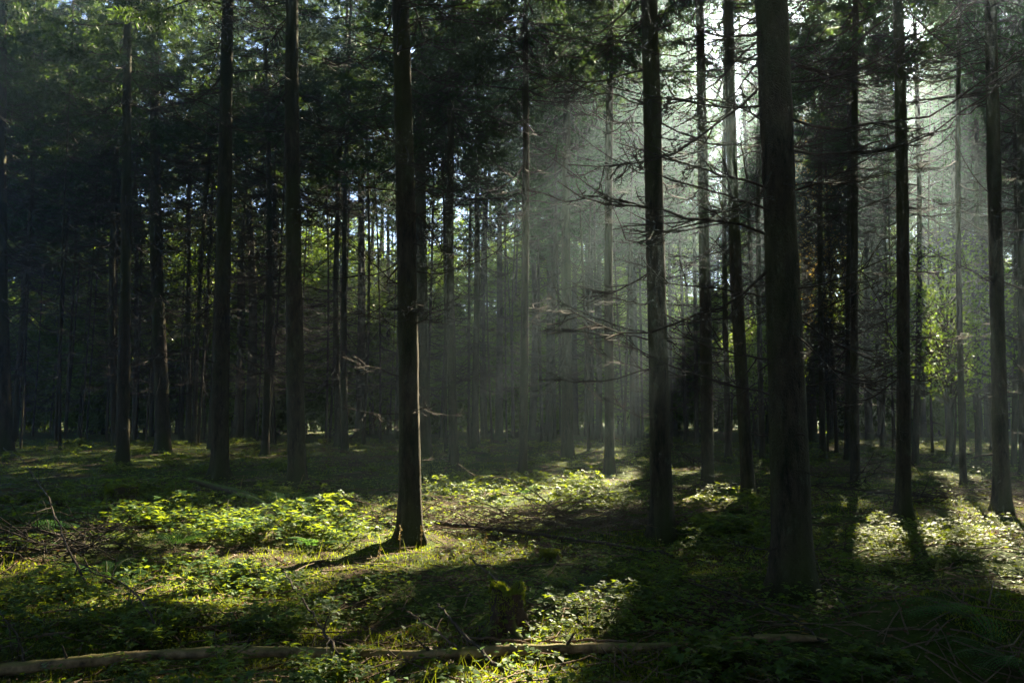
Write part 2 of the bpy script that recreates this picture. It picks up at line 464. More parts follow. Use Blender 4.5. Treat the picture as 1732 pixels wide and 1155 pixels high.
# ---------------------------------------------------------------- spruce crown
def crown_mesh(rg, z0, z1, rad, axis_fn, rad_fn, origin=None, dense=1.0, dead=None, needle=1.0, name="crown", hole_at=None):
    """live branches with hanging sprays of needles; origin given: the canopy gaps are left open"""
    b = MB()
    nb = int((z1 - z0) * 11 * dense)
    z = z0 + (z1 - z0) * np.sort(rg.uniform(0, 1, nb) ** .92)
    t = (z - z0) / (z1 - z0)
    L = rad * np.clip((1 - t) ** .75 * (.55 + .45 * np.minimum(1, t * 5 + .35)), .08, 1) * rg.uniform(.6, 1.15, nb)
    th = rg.uniform(0, 2 * math.pi, nb)
    pitch = rg.normal(-.12, .14, nb) + .35 * t
    ax = np.array([axis_fn(a) for a in z])
    r_at = np.array([rad_fn(a) for a in z])
    # branch sticks
    sv, sq = [], []
    K = 4; s = np.linspace(0, 1, K)
    hor = np.stack([np.cos(th), np.sin(th)], -1)
    def on_branch(i, a):
        d = L[i] * a
        zz = z[i] + d * np.sin(pitch[i]) - .16 * L[i] * np.sin(a * 2.6) + .10 * L[i] * a ** 3
        hh = (r_at[i] * .6 + d * np.cos(pitch[i]))
        return np.stack([ax[i, 0] + hor[i, 0] * hh, ax[i, 1] + hor[i, 1] * hh, zz], -1)
    I = np.arange(nb)
    ring = np.stack([on_branch(I, np.full(nb, a)) for a in s], 1)          # nb,K,3
    rr = np.stack([(.011 + .006 * L) * (1 - a) + .004 for a in s], 1)
    side = np.stack([-hor[:, 1], hor[:, 0], np.zeros(nb)], -1)
    up = np.array([0, 0, 1.0])
    offs = [side, -.5 * side + .87 * up, -.5 * side - .87 * up]
    V = np.stack([ring + rr[..., None] * o[:, None] if o.ndim > 1 else ring + rr[..., None] * o for o in offs], 2)   # nb,K,3,3
    idx = np.arange(nb * K * 3).reshape(nb, K, 3)
    Q = np.stack([np.stack([idx[:, k, j], idx[:, k, (j + 1) % 3], idx[:, k + 1, (j + 1) % 3], idx[:, k + 1, j]], -1) for k in range(K - 1) for j in range(3)], 1).reshape(-1, 4)
    if origin is not None:
        kb = rg.uniform(0, 1, nb) > openness(ring[:, 2] + origin)
        Q = Q[np.repeat(kb, (K - 1) * 3)]
    else: kb = np.ones(nb, bool)
    b.add(V.reshape(-1, 3), quads=Q, m=1)
    # sprays
    per = np.maximum(4, (L * 15 * dense).astype(int))
    i = np.repeat(I, per)
    a = rg.uniform(.12, 1.0, len(i)) ** .8
    o = on_branch(i, a)
    sgn = rg.choice([-1, 1], len(i))
    dirn = norm(np.stack([hor[i, 0], hor[i, 1], np.zeros(len(i))], -1) * rg.uniform(.35, 1.0, (len(i), 1)) + side[i] * (sgn * rg.uniform(.3, 1.1, len(i)))[:, None]
                + up * rg.normal(-.35, .28, len(i))[:, None])
    ln = rg.uniform(.22, .62, len(i)) * (.7 + .4 * (1 - a))
    keep = kb[i].copy()
    # natural holes between clumps
    hole = vnoise(o[:, 0] * .9 + z0 * 7, o[:, 1] * .9, o[:, 2] * .9, 50)
    keep &= hole > (hole_at if hole_at is not None else .40 if origin is None else .26)
    if origin is not None:
        op = np.maximum(openness(o + dirn * ln[:, None] * .35 + origin), openness(o + dirn * ln[:, None] * 1.05 - np.array([0, 0, .2]) * ln[:, None] + origin))
        keep &= rg.uniform(0, 1, len(i)) < (1 - op) ** 2.2
    o, dirn, ln = o[keep], dirn[keep], ln[keep]
    n = len(o); LV = 11
    u = (np.arange(LV) + rg.uniform(0, 1, (n, LV))) / LV
    root = o[:, None] + dirn[:, None] * (ln[:, None] * u)[..., None]
    root[..., 2] -= .25 * ln[:, None] * u ** 2
    perp = norm(np.cross(dirn, rg.normal(0, 1, (n, 3))))
    perp2 = np.cross(dirn, perp)
    ph = rg.uniform(0, 6.283, (n, LV))
    out = perp[:, None] * np.cos(ph)[..., None] + perp2[:, None] * np.sin(ph)[..., None]
    ldir = norm(dirn[:, None] * rg.uniform(.5, 1.3, (n, LV, 1)) + out)
    ll = needle * rg.uniform(.09, .2, (n, LV)); wd = ll * rg.uniform(.25, .4, (n, LV))
    wv = norm(np.cross(ldir, rg.normal(0, 1, (n, LV, 3))))
    A = root - wv * (wd * .5)[..., None]; B = root + wv * (wd * .5)[..., None]; C = root + ldir * ll[..., None]
    V = np.stack([A, B, C], 2).reshape(-1, 3)
    b.add(V, tris=np.arange(len(V)).reshape(-1, 3), m=0)
    # sunk twig core of every spray
    e = o + dirn * ln[:, None]; e[:, 2] -= .25 * ln
    wv = norm(np.cross(dirn, up + 0 * dirn)) * .004
    V = np.stack([o - wv, o + wv, e], 1).reshape(-1, 3)
    b.add(V, tris=np.arange(len(V)).reshape(-1, 3), m=1)
    if dead:
        add_dead(b, rg, dead[0], dead[1], dead[2], dead[3], dead[4], axis_fn, rad_fn, 1, origin)
    return b.build(name, [M['needles'], M['twig']])

def trunk_mesh(rg, H, r_mid, lean, sides=14, z_mid=4.0, flare=.55, name="trunk"):
    bow = rg.normal(0, .08 if sides > 16 else .13, 2)
    def axis_fn(z):
        s = z / H
        return np.array([lean[0] * z + bow[0] * math.sin(s * 5), lean[1] * z + bow[1] * math.sin(s * 5)])
    k = r_mid / (1 - z_mid / H * .92) ** .7
    def rad_fn(z):
        return max(.012, k * max(.0, 1 - z / H * .92) ** .7)
    zs = np.concatenate([[-.35, -.1, 0, .06, .13, .22, .34, .5, .7, .95], np.arange(1.2, 11, .13 if sides > 16 else .32), np.linspace(11.2, H, 14)])
    th = np.arange(sides) * 2 * math.pi / sides
    ph = rg.uniform(0, 6.28, 3); nroot = rg.integers(3, 6)
    V = []
    for z in zs:
        zz = max(z, 0)
        a = axis_fn(zz); r = rad_fn(zz)
        fl = (flare * math.exp(-zz / .17) + .09 * math.exp(-zz / .7)) * (.45 + 1.1 * vnoise(np.cos(th) * 1.6 + 9, np.sin(th) * 1.6 + 9, 0, int(ph[1] * 100)))
        rr = r * (1 + fl * (1 + .55 * np.cos(nroot * th + ph[0]))) * (1 + .035 * np.sin(3 * th + zz * .7 + ph[1]) + .03 * np.sin(2 * th - zz * 1.3 + ph[2]))
        rr = rr * (1 + .10 * (vnoise(np.cos(th) * 2.5 + 9, np.sin(th) * 2.5 + 9, zz * 2.2, int(ph[0] * 100)) - .5) + (.07 * (vnoise(np.cos(th) * 7 + 29, np.sin(th) * 7 + 29, zz * 6, int(ph[2] * 100)) - .5) if sides > 16 else 0))
        V.append(np.stack([a[0] + rr * np.cos(th), a[1] + rr * np.sin(th), np.full(sides, z)], -1))
    V = np.array(V); K = len(zs)
    i = np.arange(K - 1)[:, None] * sides; j = np.arange(sides)[None]; j2 = (j + 1) % sides
    b = MB(); b.add(V.reshape(-1, 3), quads=np.stack([i + j, i + j2, i + sides + j2, i + sides + j], -1).reshape(-1, 4))
    return b.build(name, [M['bark']], True), axis_fn, rad_fn

# ---------------------------------------------------------------- spruces that the photograph shows one by one
# column of the foot, row of the foot, column at the top edge, width in photo pixels halfway up, label
TREES = [
 (1343, 1003, 1308, 58, "thickest dark spruce trunk with flared foot, standing in front of all the others"),
 (695, 912, 668, 35, "spruce with golden brown lower trunk standing in the bright sunlit patch beside the brush pile"),
 (1120, 906, 1094, 33, "dark mossy spruce with long curved dead twigs, beyond the brush pile from the golden trunk"),
 (503, 826, 500, 29, "straight thick spruce next to the mossy log, its olive brown trunk free of low branches"),
 (371, 808, 386, 27, "dark spruce leaning slightly inward behind the mossy broken log, beside a brighter mossy strip"),
 (277, 766, 260, 24, "dark spruce with swollen foot between the mossy mound and the leaning mossy-log spruce"),
 (208, 787, 216, 20, "dark spruce rising straight behind the green moss-covered mound"),
 (196, 757, 200, 12, "thin spruce half hidden behind the spruce that rises from the mossy mound"),
 (10, 768, 2, 25, "dark thick spruce cut by the left edge of the photo, holding a long bare bough"),
 (884, 808, 886, 14, "slim spruce with a bright sunlit edge and reddish twigs right behind the bright bramble patch"),
 (768, 801, 771, 15, "slim hazy spruce rising between the golden trunk and the sun-edged one, behind the brambles"),
 (1031, 804, 1035, 16, "slim spruce with pale sunlit twigs between the washed-out trunk and the dark mossy one"),
 (960, 776, 960, 19, "spruce washed out grey by the sunbeams crossing it"),
 (802, 763, 806, 12, "slim dark spruce at the small sunny spot behind the bramble patch"),
 (716, 775, 712, 25, "thick shaded spruce directly behind the golden brown trunk"),
 (572, 756, 583, 11, "sun-edged one of two slim spruces growing close together behind pale brushwood"),
 (584, 767, 590, 11, "unlit dark one of two slim spruces growing close together behind pale brushwood"),
 (609, 739, 610, 17, "dim spruce standing back between the close pair of slim spruces and the golden trunk"),
 (448, 768, 450, 13, "slim red-edged spruce between the double dark trunks and the thick straight olive one"),
 (465, 737, 470, 14, "dim spruce standing close behind the slim red-edged one"),
 (403, 741, 407, 17, "dark half of a close pair of spruces behind the leaning mossy-log spruce"),
 (422, 742, 418, 17, "half with a golden sunlit edge of a close pair of spruces behind the mossy-log spruce"),
 (319, 749, 323, 9, "thin pole-like spruce with a golden line of sun down one edge"),
 (173, 734, 163, 12, "thin spruce leaning away from upright, standing before sunlit yellow-green leaves"),
 (87, 729, 91, 13, "thinnish dark spruce, third and widest of three near the left edge"),
 (70, 727, 66, 11, "thinnish dark spruce, middle of three near the left edge"),
 (47, 727, 46, 9, "thinnish dark spruce, first and thinnest of three near the left edge"),
 (227, 741, 232, 9, "thin shadowy spruce between the mossy-mound spruce and the swollen-foot spruce"),
 (1197, 820, 1182, 20, "spruce against the brightest gap of sky, the first beside the mossy long-twigged spruce"),
 (1232, 782, 1226, 10, "thin hazy spruce between two thicker ones in front of the brightest gap of sky"),
 (1267, 846, 1247, 21, "dark spruce against the bright sky gap, next to the thickest trunk"),
 (1375, 749, 1362, 16, "dim spruce peeping out just behind the thickest trunk, on its shaded twiggy side"),
 (1447, 822, 1450, 14, "straight slim dark spruce whose shadow splits the glinting bramble bed"),
 (1528, 876, 1496, 21, "dark spruce leaning inward at the edge of the glinting bramble bed"),
 (1630, 826, 1632, 10, "thin straight spruce in front of the sunlit yellow-green sapling leaves"),
 (1696, 862, 1685, 23, "dark spruce with wide foot near the right edge of the photo"),
 (1731, 800, 1726, 12, "dark spruce cut off by the right edge of the photo"),
]
DIM = [  # slimmer ones farther back: foot column, foot row, top column, width
 (130, 730, 128, 6), (112, 728, 116, 5), (300, 735, 298, 7), (345, 733, 347, 6), (255, 738, 250, 7), (530, 730, 533, 8), (548, 728, 545, 7),
 (630, 736, 633, 8), (646, 732, 648, 9), (658, 735, 655, 8), (741, 728, 738, 8), (755, 730, 757, 6), (819, 736, 820, 11), (831, 733, 829, 9), (844, 737, 846, 12),
 (899, 738, 897, 12), (912, 734, 914, 8), (928, 737, 927, 12), (943, 733, 944, 8), (974, 736, 976, 10), (996, 739, 993, 13), (1013, 741, 1014, 10), (1075, 738, 1076, 13),
 (1056, 730, 1052, 8), (1146, 732, 1148, 9), (1160, 738, 1155, 7), (1202, 740, 1196, 6), (1290, 776, 1287, 9), (1392, 775, 1389, 10), (1405, 744, 1402, 8), (1433, 778, 1436, 10),
 (1470, 746, 1468, 12), (1490, 738, 1492, 8), (1548, 786, 1545, 10), (1562, 740, 1566, 9), (1577, 766, 1573, 4), (1605, 773, 1608, 9), (1655, 779, 1652, 9), (1670, 738, 1676, 8), (1715, 790, 1710, 8),
]
placed = []          # x, y of every trunk
def make_spruce(pos, lean, r_mid, H, label, group, detail, crown=None, zc=None, seed=0):
    rg = np.random.default_rng(1000 + seed)
    root = link("spruce_tree", None, None, pos)
    root.empty_display_size = .3
    tag(root, label, "tree", group)
    tm, afn, rfn = trunk_mesh(rg, H, r_mid, lean, 26 if detail == 2 else 12 if detail == 1 else 8, flare=.4 if detail else .25)
    link("trunk", tm, root)
    zc = zc or (rg.uniform(12, 14) if pos[1] < 24 else rg.uniform(11, 14) if seed < 600 else rg.uniform(11, 16))
    Rr = rg.uniform(2.5, 3.3)
    if detail == 2:
        n = 54
        for k in range(n):
            z = .9 + (zc + 1.0 - .9) * (k + rg.uniform(0, 1)) / n
            L = rg.uniform(.35, 1) ** .8 * 2.3 * (.75 + .035 * z) * (.45 if z < 2 else 1)
            thv = rg.uniform(0, 6.283)
            a = afn(z); r = rfn(z) * .85
            if openness(np.array([[pos[0] + math.cos(thv) * L * .5, pos[1] + math.sin(thv) * L * .5, pos[2] + z]]))[0] > .5 and rg.uniform() < .7: continue
            link("branch", BR_VARIANTS[rg.integers(len(BR_VARIANTS))], root, (a[0] + r * math.cos(thv), a[1] + r * math.sin(thv), z),
                 (0, rg.normal(-.02, .22), thv), (L, L * (1 if rg.uniform() < .5 else -1), L))
        for k in range(12):
            z = rg.uniform(.4, 7); thv = rg.uniform(0, 6.283); a = afn(z); r = rfn(z) * .93; sc_ = rg.uniform(.6, 1.2)
            link("branch_stub", STUBS[rg.integers(4)], root, (a[0] + r * math.cos(thv), a[1] + r * math.sin(thv), z), (0, rg.normal(0, .3), thv), (sc_, sc_, sc_))
        dead = (6, zc + 2, 22, .8, 2.0)
    else:
        dead = (2.6, zc + 2, 125, .6, 2.5)
    if crown is None:
        near_tree = seed < 100 and pos[1] < 26
        cm = crown_mesh(rg, zc, H + .3, Rr * (1.3 if near_tree else 1), afn, rfn, np.array(pos), dense=.95 if seed >= 600 else 1.0, dead=dead, hole_at=(.40 if pos[0] < -1 else .2) if near_tree else (.43 if pos[0] < 2 else .30) if seed >= 600 else None)
    else:
        cm = crown
    link("crown", cm, root, None, (0, 0, 0 if crown is None else rg.uniform(0, 6.28)))
    placed.append((pos[0], pos[1]))
    return root, afn, rfn

NEAR = {}
for k, za, zb, hw in ((22, 3, 13, .5), (21, 2, 14, .6), (18, 2, 9, .45), (15, 2, 10, .5), (9, 1, 9, .5), (11, .5, 9, .8), (13, 0, 7, .45), (23, 3, 9, .4), (8, 2, 6, .3), (20, 5, 8, .5), (34, 3, 9, .6), (1, 0, 2.6, .5), (30, 6, 10, .4)):
    p = ground_at(*TREES[k][:2]); RIMS.append((p[0], p[1], za, zb, hw))
for px, py, za, zb, hw in ((1612, 790, 1, 5.5, .5), (345, 745, 3, 9, 1.2), (700, 740, 2, 7, .8)):
    p = ground_at(px, py); RIMS.append((p[0], p[1], za, zb, hw))
for k, (bx, by, tx, wpx, lab) in enumerate(TREES):
    p = ground_at(bx, by)
    top = at_depth(tx, 0, p[1])
    lean = ((top[0] - p[0]) / (top[2] - p[2]), 0.0)
    depth = p[1] * CP + (4 - CAM_Z) * SP
    r = .46 * wpx * depth / FPX
    H = 23 + 3 * random.random() if p[1] > 9 else 24
    detail = 2 if p[1] < 26 else 1
    NEAR[k] = make_spruce(tuple(p), lean, r, H, lab, "spruces of the stand", detail, zc=random.uniform(8.8, 10.2) if k in (9, 10, 11, 12, 13, 14, 31, 32, 34, 36) else None, seed=k) + (p,)

# shared crowns for the far rows
def straight(z): return np.array([0.0, 0.0])
SHARED = []
for k in range(6):
    rg = np.random.default_rng(500 + k)
    SHARED.append(crown_mesh(rg, rg.uniform(12.5, 16), 23.5 + rg.uniform(-2, 2), rg.uniform(2.4, 3.0), straight, lambda z: .1, None, dense=.68, dead=(2, 13, 60, .7, 2.0), needle=1.25))
for k, (bx, by, tx, wpx) in enumerate(DIM):
    p = ground_at(bx, by)
    top = at_depth(tx, 0, p[1])
    lean = ((top[0] - p[0]) / (top[2] - p[2]), 0.0)
    r = .5 * wpx * p[1] / FPX
    zone = "dim left half of the wood" if bx < 690 else "misty gap behind the bright patch" if bx < 1110 else "dim right half of the wood"
    make_spruce(tuple(p), lean, r, 22 + 3 * random.random(), "slim shadowy spruce trunk in the back rows, " + zone, "back row spruces in the " + zone, 0, None if bx > 1150 else SHARED[k % 6], seed=300 + k)

rg = np.random.default_rng(590)
TALL = crown_mesh(rg, 11, 30.5, 2.9, straight, lambda z: .1, None, dead=(2, 13, 60, .7, 2.0), needle=1.25)
# ---- further spruces, filling the stand between and behind
def too_close(x, y, dmin):
    return any((x - a) ** 2 + (y - b_) ** 2 < dmin * dmin for a, b_ in placed)
cnt = 0; tries = 0; k = 0
while cnt < 215 and tries < 40000:
    tries += 1
    yv = 31 + 27 * random.random() ** .8; xv = random.uniform(-.70, .92) * yv
    if too_close(xv, yv, 1.9): continue
    bx = IMG_W / 2 + FPX * xv / yv
    if (1200 < bx < 1262 and yv > 42) or (585 < bx < 640 and yv > 42) or (775 < bx < 800 and yv > 38) or (1545 < bx < 1580 and yv > 40): continue
    unique = yv < 46 or (1000 < bx < 1500 and yv < 60)
    tallz = (925 < bx < 1188 and yv > 39) or (bx < 190 and yv > 38)
    zone = "dim left half of the wood" if bx < 690 else "misty gap behind the bright patch" if bx < 1110 else "dim right half of the wood"
    make_spruce((xv, yv, float(gh(xv, yv))), (random.gauss(0, .018), random.gauss(0, .018)), random.uniform(.04, .11), (29 if tallz else 21) + (2 if tallz else 4) * random.random(),
                "slim shadowy spruce trunk in the back rows, " + zone, "back row spruces in the " + zone, 0, None if unique and not tallz else TALL if tallz else SHARED[k % 6], seed=600 + k)
    cnt += 1; k += 1
# ---------------------------------------------------------------- leafy trees beyond the spruces
def broadleaf_crown(rg, z0, z1, rad, leaf=.13, n_clump=420, per=42, mat='broad', stems=True, name="crown"):
    b = MB()
    c = []
    while len(c) < n_clump:
        q = rg.uniform(-1, 1, 3)
        r2 = q[0] ** 2 + q[1] ** 2
        if r2 + q[2] ** 2 * .9 < 1 and rg.uniform() < .35 + .65 * (r2 + q[2] ** 2): c.append(q)
    c = np.array(c) * np.array([rad, rad, (z1 - z0) / 2]) + np.array([0, 0, (z0 + z1) / 2])
    hole = vnoise(c[:, 0] * .5, c[:, 1] * .5, c[:, 2] * .5, 77)
    c = c[hole > .32]
    n = len(c)
    P = c[:, None] + rg.normal(0, 1, (n, per, 3)) * np.array([.42, .42, .22])
    P = P.reshape(-1, 3); m = len(P)
    d = norm(rg.normal(0, 1, (m, 3)) + np.array([0, 0, -.3])); wv = norm(np.cross(d, norm(rg.normal(0, 1, (m, 3)) + np.array([0, 0, 1.2]))))
    l = leaf * rg.uniform(.7, 1.3, (m, 1)); hw = l * .36
    V = np.stack([P, P + d * l * .5 + wv * hw, P + d * l, P + d * l * .5 - wv * hw], 1).reshape(-1, 3)
    b.add(V, quads=np.arange(len(V)).reshape(-1, 4), m=0)
    if stems:
        for i in range(0, n, 3):
            o = np.array([0, 0, max(z0 * .8, c[i, 2] - rg.uniform(.6, 2.2))])
            q = np.linspace(0, 1, 4)[:, None]
            pts = o + (c[i] - o) * q + np.array([0, 0, .3]) * np.sin(q * 3.1)
            b.tube(pts, .03 * (1 - q[:, 0]) + .006, 3, m=1, cap=False)
    return b.build(name, [M[mat], M['bark']])
BROAD = [broadleaf_crown(np.random.default_rng(40 + k), [0.3, 2.2, 5.0, 1.0][k], [9, 17, 20, 14][k], [2.4, 3.4, 4.2, 3.0][k], .2, 420 + 260 * (k == 0)) for k in range(4)]
BTRUNK = [trunk_mesh(np.random.default_rng(60 + k), 16, .14, (0, 0), 8)[0] for k in range(2)]
bk = 0
for (d0, step) in ((55.5, 2.4), (58.5, 2.6), (62, 3.9), (72, 4.2), (84, 5.0)):
    xv = -.78 * d0
    while xv < .72 * d0:
        x, y = xv + random.uniform(-1.5, 1.5), d0 + random.uniform(-3.5, 3.5)
        root = link("leafy_tree", None, None, (x, y, float(gh(x, y))))
        side = "left half of the photo" if x < 0 else "right half of the photo"
        tag(root, "leafy tree glimpsed between trunks far beyond the spruces, " + side, "tree", "leafy trees beyond the spruces, " + side)
        link("trunk", BTRUNK[bk % 2], root)
        s = random.uniform(.8, 1.1)
        low = d0 < 60 or d0 > 68 or 1150 < IMG_W / 2 + FPX * x / y < 1300 or 585 < IMG_W / 2 + FPX * x / y < 645
        link("crown", BROAD[0 if low and d0 > 60 else (0, 3)[bk % 2] if low else bk % 4], root, None, (0, 0, random.uniform(0, 6.28)), (s, s, s))
        bk += 1
        xv += step * random.uniform(.8, 1.2)
# the wood beyond, one mass
b = MB()
n = 42000
th = rng.uniform(-.95, .95, n); dd = rng.uniform(96, 122, n); zz = 15 * rng.uniform(0, 1, n) ** .8
P = np.stack([dd * np.sin(th), dd * np.cos(th), zz], -1)
P = P[vnoise(P[:, 0] * .3, P[:, 1] * .3, P[:, 2] * .3, 9) > .3]
n = len(P)
d = norm(rng.normal(0, 1, (n, 3))); wv = norm(np.cross(d, rng.normal(0, 1, (n, 3)))); l = rng.uniform(.35, .8, (n, 1))
V = np.stack([P - d * l * .5, P + wv * l * .3, P + d * l * .5, P - wv * l * .3], 1).reshape(-1, 3)
b.add(V, quads=np.arange(len(V)).reshape(-1, 4))
tag(link("far_wood", b.build("far_wood", [M['broad']])), "leafy mass of more woodland far behind the trunks", "woodland", kind="stuff")

# the same wood goes on beside and behind the viewer: one mass of boughs and trunks, out of the picture
b = MB()
n = 46000
th = rng.uniform(.85, 2 * math.pi - .85, n); dd = rng.uniform(33, 46, n); zz = .2 + 19 * rng.uniform(0, 1, n)
P = np.stack([dd * np.sin(th), dd * np.cos(th), zz], -1)
n = 330000
th = rng.uniform(0, 2 * math.pi, n); dd = 36 * rng.uniform(0, 1, n) ** .55; zz = 7 + 15.5 * rng.uniform(0, 1, n)
C = np.stack([dd * np.sin(th), dd * np.cos(th), zz], -1)
C = C[(np.abs(C[:, 0]) > .66 * C[:, 1] + 3.0) & (vnoise(C[:, 0] * .5, C[:, 1] * .5, C[:, 2] * .5, 19) > .3)]
C = C[rng.uniform(0, 1, len(C)) < (1 - openness(C)) ** 2.2]
P = np.vstack([P, C]); n = len(P)
d = norm(rng.normal(0, 1, (n, 3))); wv = norm(np.cross(d, rng.normal(0, 1, (n, 3)))); l = rng.uniform(.25, .6, (n, 1))
V = np.stack([P - d * l * .5, P + wv * l * .3, P + d * l * .5, P - wv * l * .3], 1).reshape(-1, 3)
b.add(V, quads=np.arange(len(V)).reshape(-1, 4))
for k in range(90):
    a_, d_ = rng.uniform(.8, 2 * math.pi - .8), 4 + 30 * rng.uniform(0, 1) ** .6
    xv, yv = d_ * math.sin(a_), d_ * math.cos(a_)
    if abs(xv) < .66 * yv + 1.5: continue
    b.tube(np.array([[xv, yv, -.3], [xv, yv, 8], [xv, yv, 22]]), np.array([.19, .15, .03]), 9, 1)
tag(link("surrounding_wood", b.build("surrounding_wood", [M['needles'], M['bark']])), "dark mass of the same wood going on around the viewer", "woodland", kind="stuff")

# young understorey trees with fresh leaves
for k, (bx, by, htpx, rad, lab, mat) in enumerate([
        (1612, 790, 440, 1.5, "young leafy tree with bright yellow-green leaves behind the thin straight spruce", 'broad'),
        (1290, 770, 560, .9, "small leafy tree with dull green leaves half hidden behind the thickest trunk", 'broad'),
        (1400, 765, 190, 1.2, "slender young tree with a few orange autumn leaves high up", 'autumn'),
        (345, 745, 260, 1.3, "young leafy tree with sunlit yellow leaves behind the pole-like spruce", 'broad'),
        (700, 740, 560, 1.0, "small bright green leafy tree glimpsed between the golden trunk and the hazy slim spruce", 'broad')]):
    p = ground_at(bx, by)
    zt = at_depth(bx, htpx, p[1])[2]
    zb = max(1.0, zt * .35)
    root = link("young_tree", None, None, tuple(p)); tag(root, lab, "young tree")
    link("trunk", trunk_mesh(np.random.default_rng(80 + k), zt, .035, (0, 0), 7, z_mid=1)[0], root)
    link("crown", broadleaf_crown(np.random.default_rng(90 + k), zb, zt + .6, rad, .1, 170 if mat == 'broad' else 40, 34, mat), root)

# ---------------------------------------------------------------- boughs placed as in the photo on the closest trunks
def bough(k, ypx, ex, ey, rbase, sag, seed, mat='twig', toward=0.0, twigs=10):
    root, afn, rfn, p = NEAR[k]
    rg = np.random.default_rng(2000 + seed)
    Y = p[1]
    # where the trunk's axis is at that row
    z = at_depth(0, ypx, Y)[2] - p[2]
    a = afn(z)
    s = np.array([a[0], a[1] - .3 * rfn(z) * 0, z])
    e = at_depth(ex, ey, Y - toward) - p
    b = MB(); K = 14; q = np.linspace(0, 1, K)
    L = np.linalg.norm(e - s)
    pts = s + (e - s) * q[:, None]
    pts[:, 2] += -.7 * sag * L * np.sin(q * math.pi) + .020 * L * np.cumsum(rg.normal(0, .7, K)) * (1 - q)
    pts[:, 1] += .06 * L * np.sin(q * math.pi * rg.uniform(.8, 1.6)) * rg.choice([-1, 1])
    rad = .42 * rbase * (1 - q) ** .7 + .0028
    b.tube(pts, rad, 6)
    d = norm(np.gradient(pts, axis=0))
    for j in range(twigs):
        t = rg.uniform(.2, .97)
        o = np.array([np.interp(t, q, pts[:, i]) for i in range(3)]); dv = np.array([np.interp(t, q, d[:, i]) for i in range(3)])
        tl = L * rg.uniform(.12, .3) * (1.2 - .5 * t)
        side = norm(np.array([rg.normal(0, .3), rg.normal(0, .7), rg.normal(0, .75)]))
        td = norm(dv * rg.uniform(.6, 1.1) + side)
        u = np.linspace(0, 1, 6)
        tp = o + td * tl * u[:, None] + np.array([0, 0, 1]) * (tl * rg.uniform(-.25, .3) * u ** 2)[:, None] + rg.normal(0, .012, (6, 3)) * u[:, None]
        b.tube(tp, np.interp(t, q, rad) * .55 * (1 - u) + .0022, 4, cap=False)
        for jj in range(rg.integers(1, 4)):
            tt = rg.uniform(.3, .9); o2 = np.array([np.interp(tt, u, tp[:, i]) for i in range(3)])
            td2 = norm(td + rg.normal(0, .6, 3)); u3 = np.linspace(0, 1, 3)
            b.tube(o2 + td2 * (tl * rg.uniform(.2, .45)) * u3[:, None], .003 * (1 - u3) + .0016, 3, cap=False)
    link("branch", b.build("branch", [M[mat]], True), root)
S = 0
for (k, y, ex, ey, rb, sg) in [
        (0, 62, 1140, 28, .020, .04), (0, 175, 1000, 150, .018, .03), (0, 215, 1085, 165, .014, -.02), (0, 330, 1040, 235, .022, .05), (0, 372, 1050, 262, .020, .06),
        (0, 500, 1080, 470, .016, .04), (0, 612, 1130, 560, .014, .05), (0, 668, 1040, 575, .018, .06), (0, 925, 1195, 905, .010, .06),
        (0, 48, 1440, -60, .018, .05), (0, 90, 1500, 15, .016, .05), (0, 330, 1530, 235, .018, .05), (0, 495, 1545, 415, .018, .07), (0, 545, 1500, 470, .014, .05),
        (0, 660, 1530, 600, .012, .06), (0, 820, 1495, 798, .010, .05), (0, 935, 1440, 915, .008, .04), (0, 250, 1440, 225, .012, .06), (0, 150, 1640, 20, .016, .06),
        (2, 573, 938, 509, .016, .03), (2, 616, 1008, 515, .013, .05), (2, 640, 990, 580, .012, .04), (2, 460, 1040, 435, .012, .02), (2, 720, 1010, 668, .010, .05), (2, 350, 900, 250, .016, .05),
        (2, 300, 960, 215, .014, .05), (2, 735, 1190, 790, .010, .0), (2, 470, 1210, 420, .012, .05), (2, 560, 1200, 640, .012, -.03), (2, 410, 1200, 330, .014, .04), (2, 620, 1230, 700, .012, -.04), (2, 180, 870, 90, .016, .05), (2, 240, 1250, 160, .012, .05),
        (1, 545, 782, 502, .012, .03), (1, 640, 575, 603, .012, .02), (1, 702, 566, 688, .008, .02), (1, 705, 600, 730, .008, -.02), (1, 560, 590, 520, .010, .03), (1, 500, 590, 405, .012, .04),
        (1, 330, 780, 250, .012, .04), (1, 250, 560, 180, .012, .03), (1, 180, 800, 130, .012, .03), (1, 700, 728, 690, .010, -.1), (1, 420, 770, 360, .010, .03),
        (8, 430, 345, 370, .045, .04), (8, 420, 120, 200, .03, .04), (8, 440, 200, 520, .025, -.03),
        (3, 260, 620, 200, .015, .03), (3, 480, 560, 430, .012, .03), (4, 330, 300, 280, .015, .03), (9, 560, 930, 500, .010, .02), (11, 620, 985, 560, .010, .03), (11, 690, 975, 640, .010, .03), (11, 660, 1055, 690, .008, .05),
        (35, 340, 1600, 230, .02, .04), (35, 480, 1560, 410, .02, .03), (35, 640, 1540, 560, .018, .02), (35, 90, 1600, -20, .02, .03), (33, 480, 1440, 540, .014, .02), (33, 610, 1440, 650, .010, .02)]:
    S += 1
    bough(k, y, ex, ey, rb, sg, S, 'pale_twig' if k in (9, 11) else 'twig', toward=random.uniform(-.4, .8))

exec_after = True
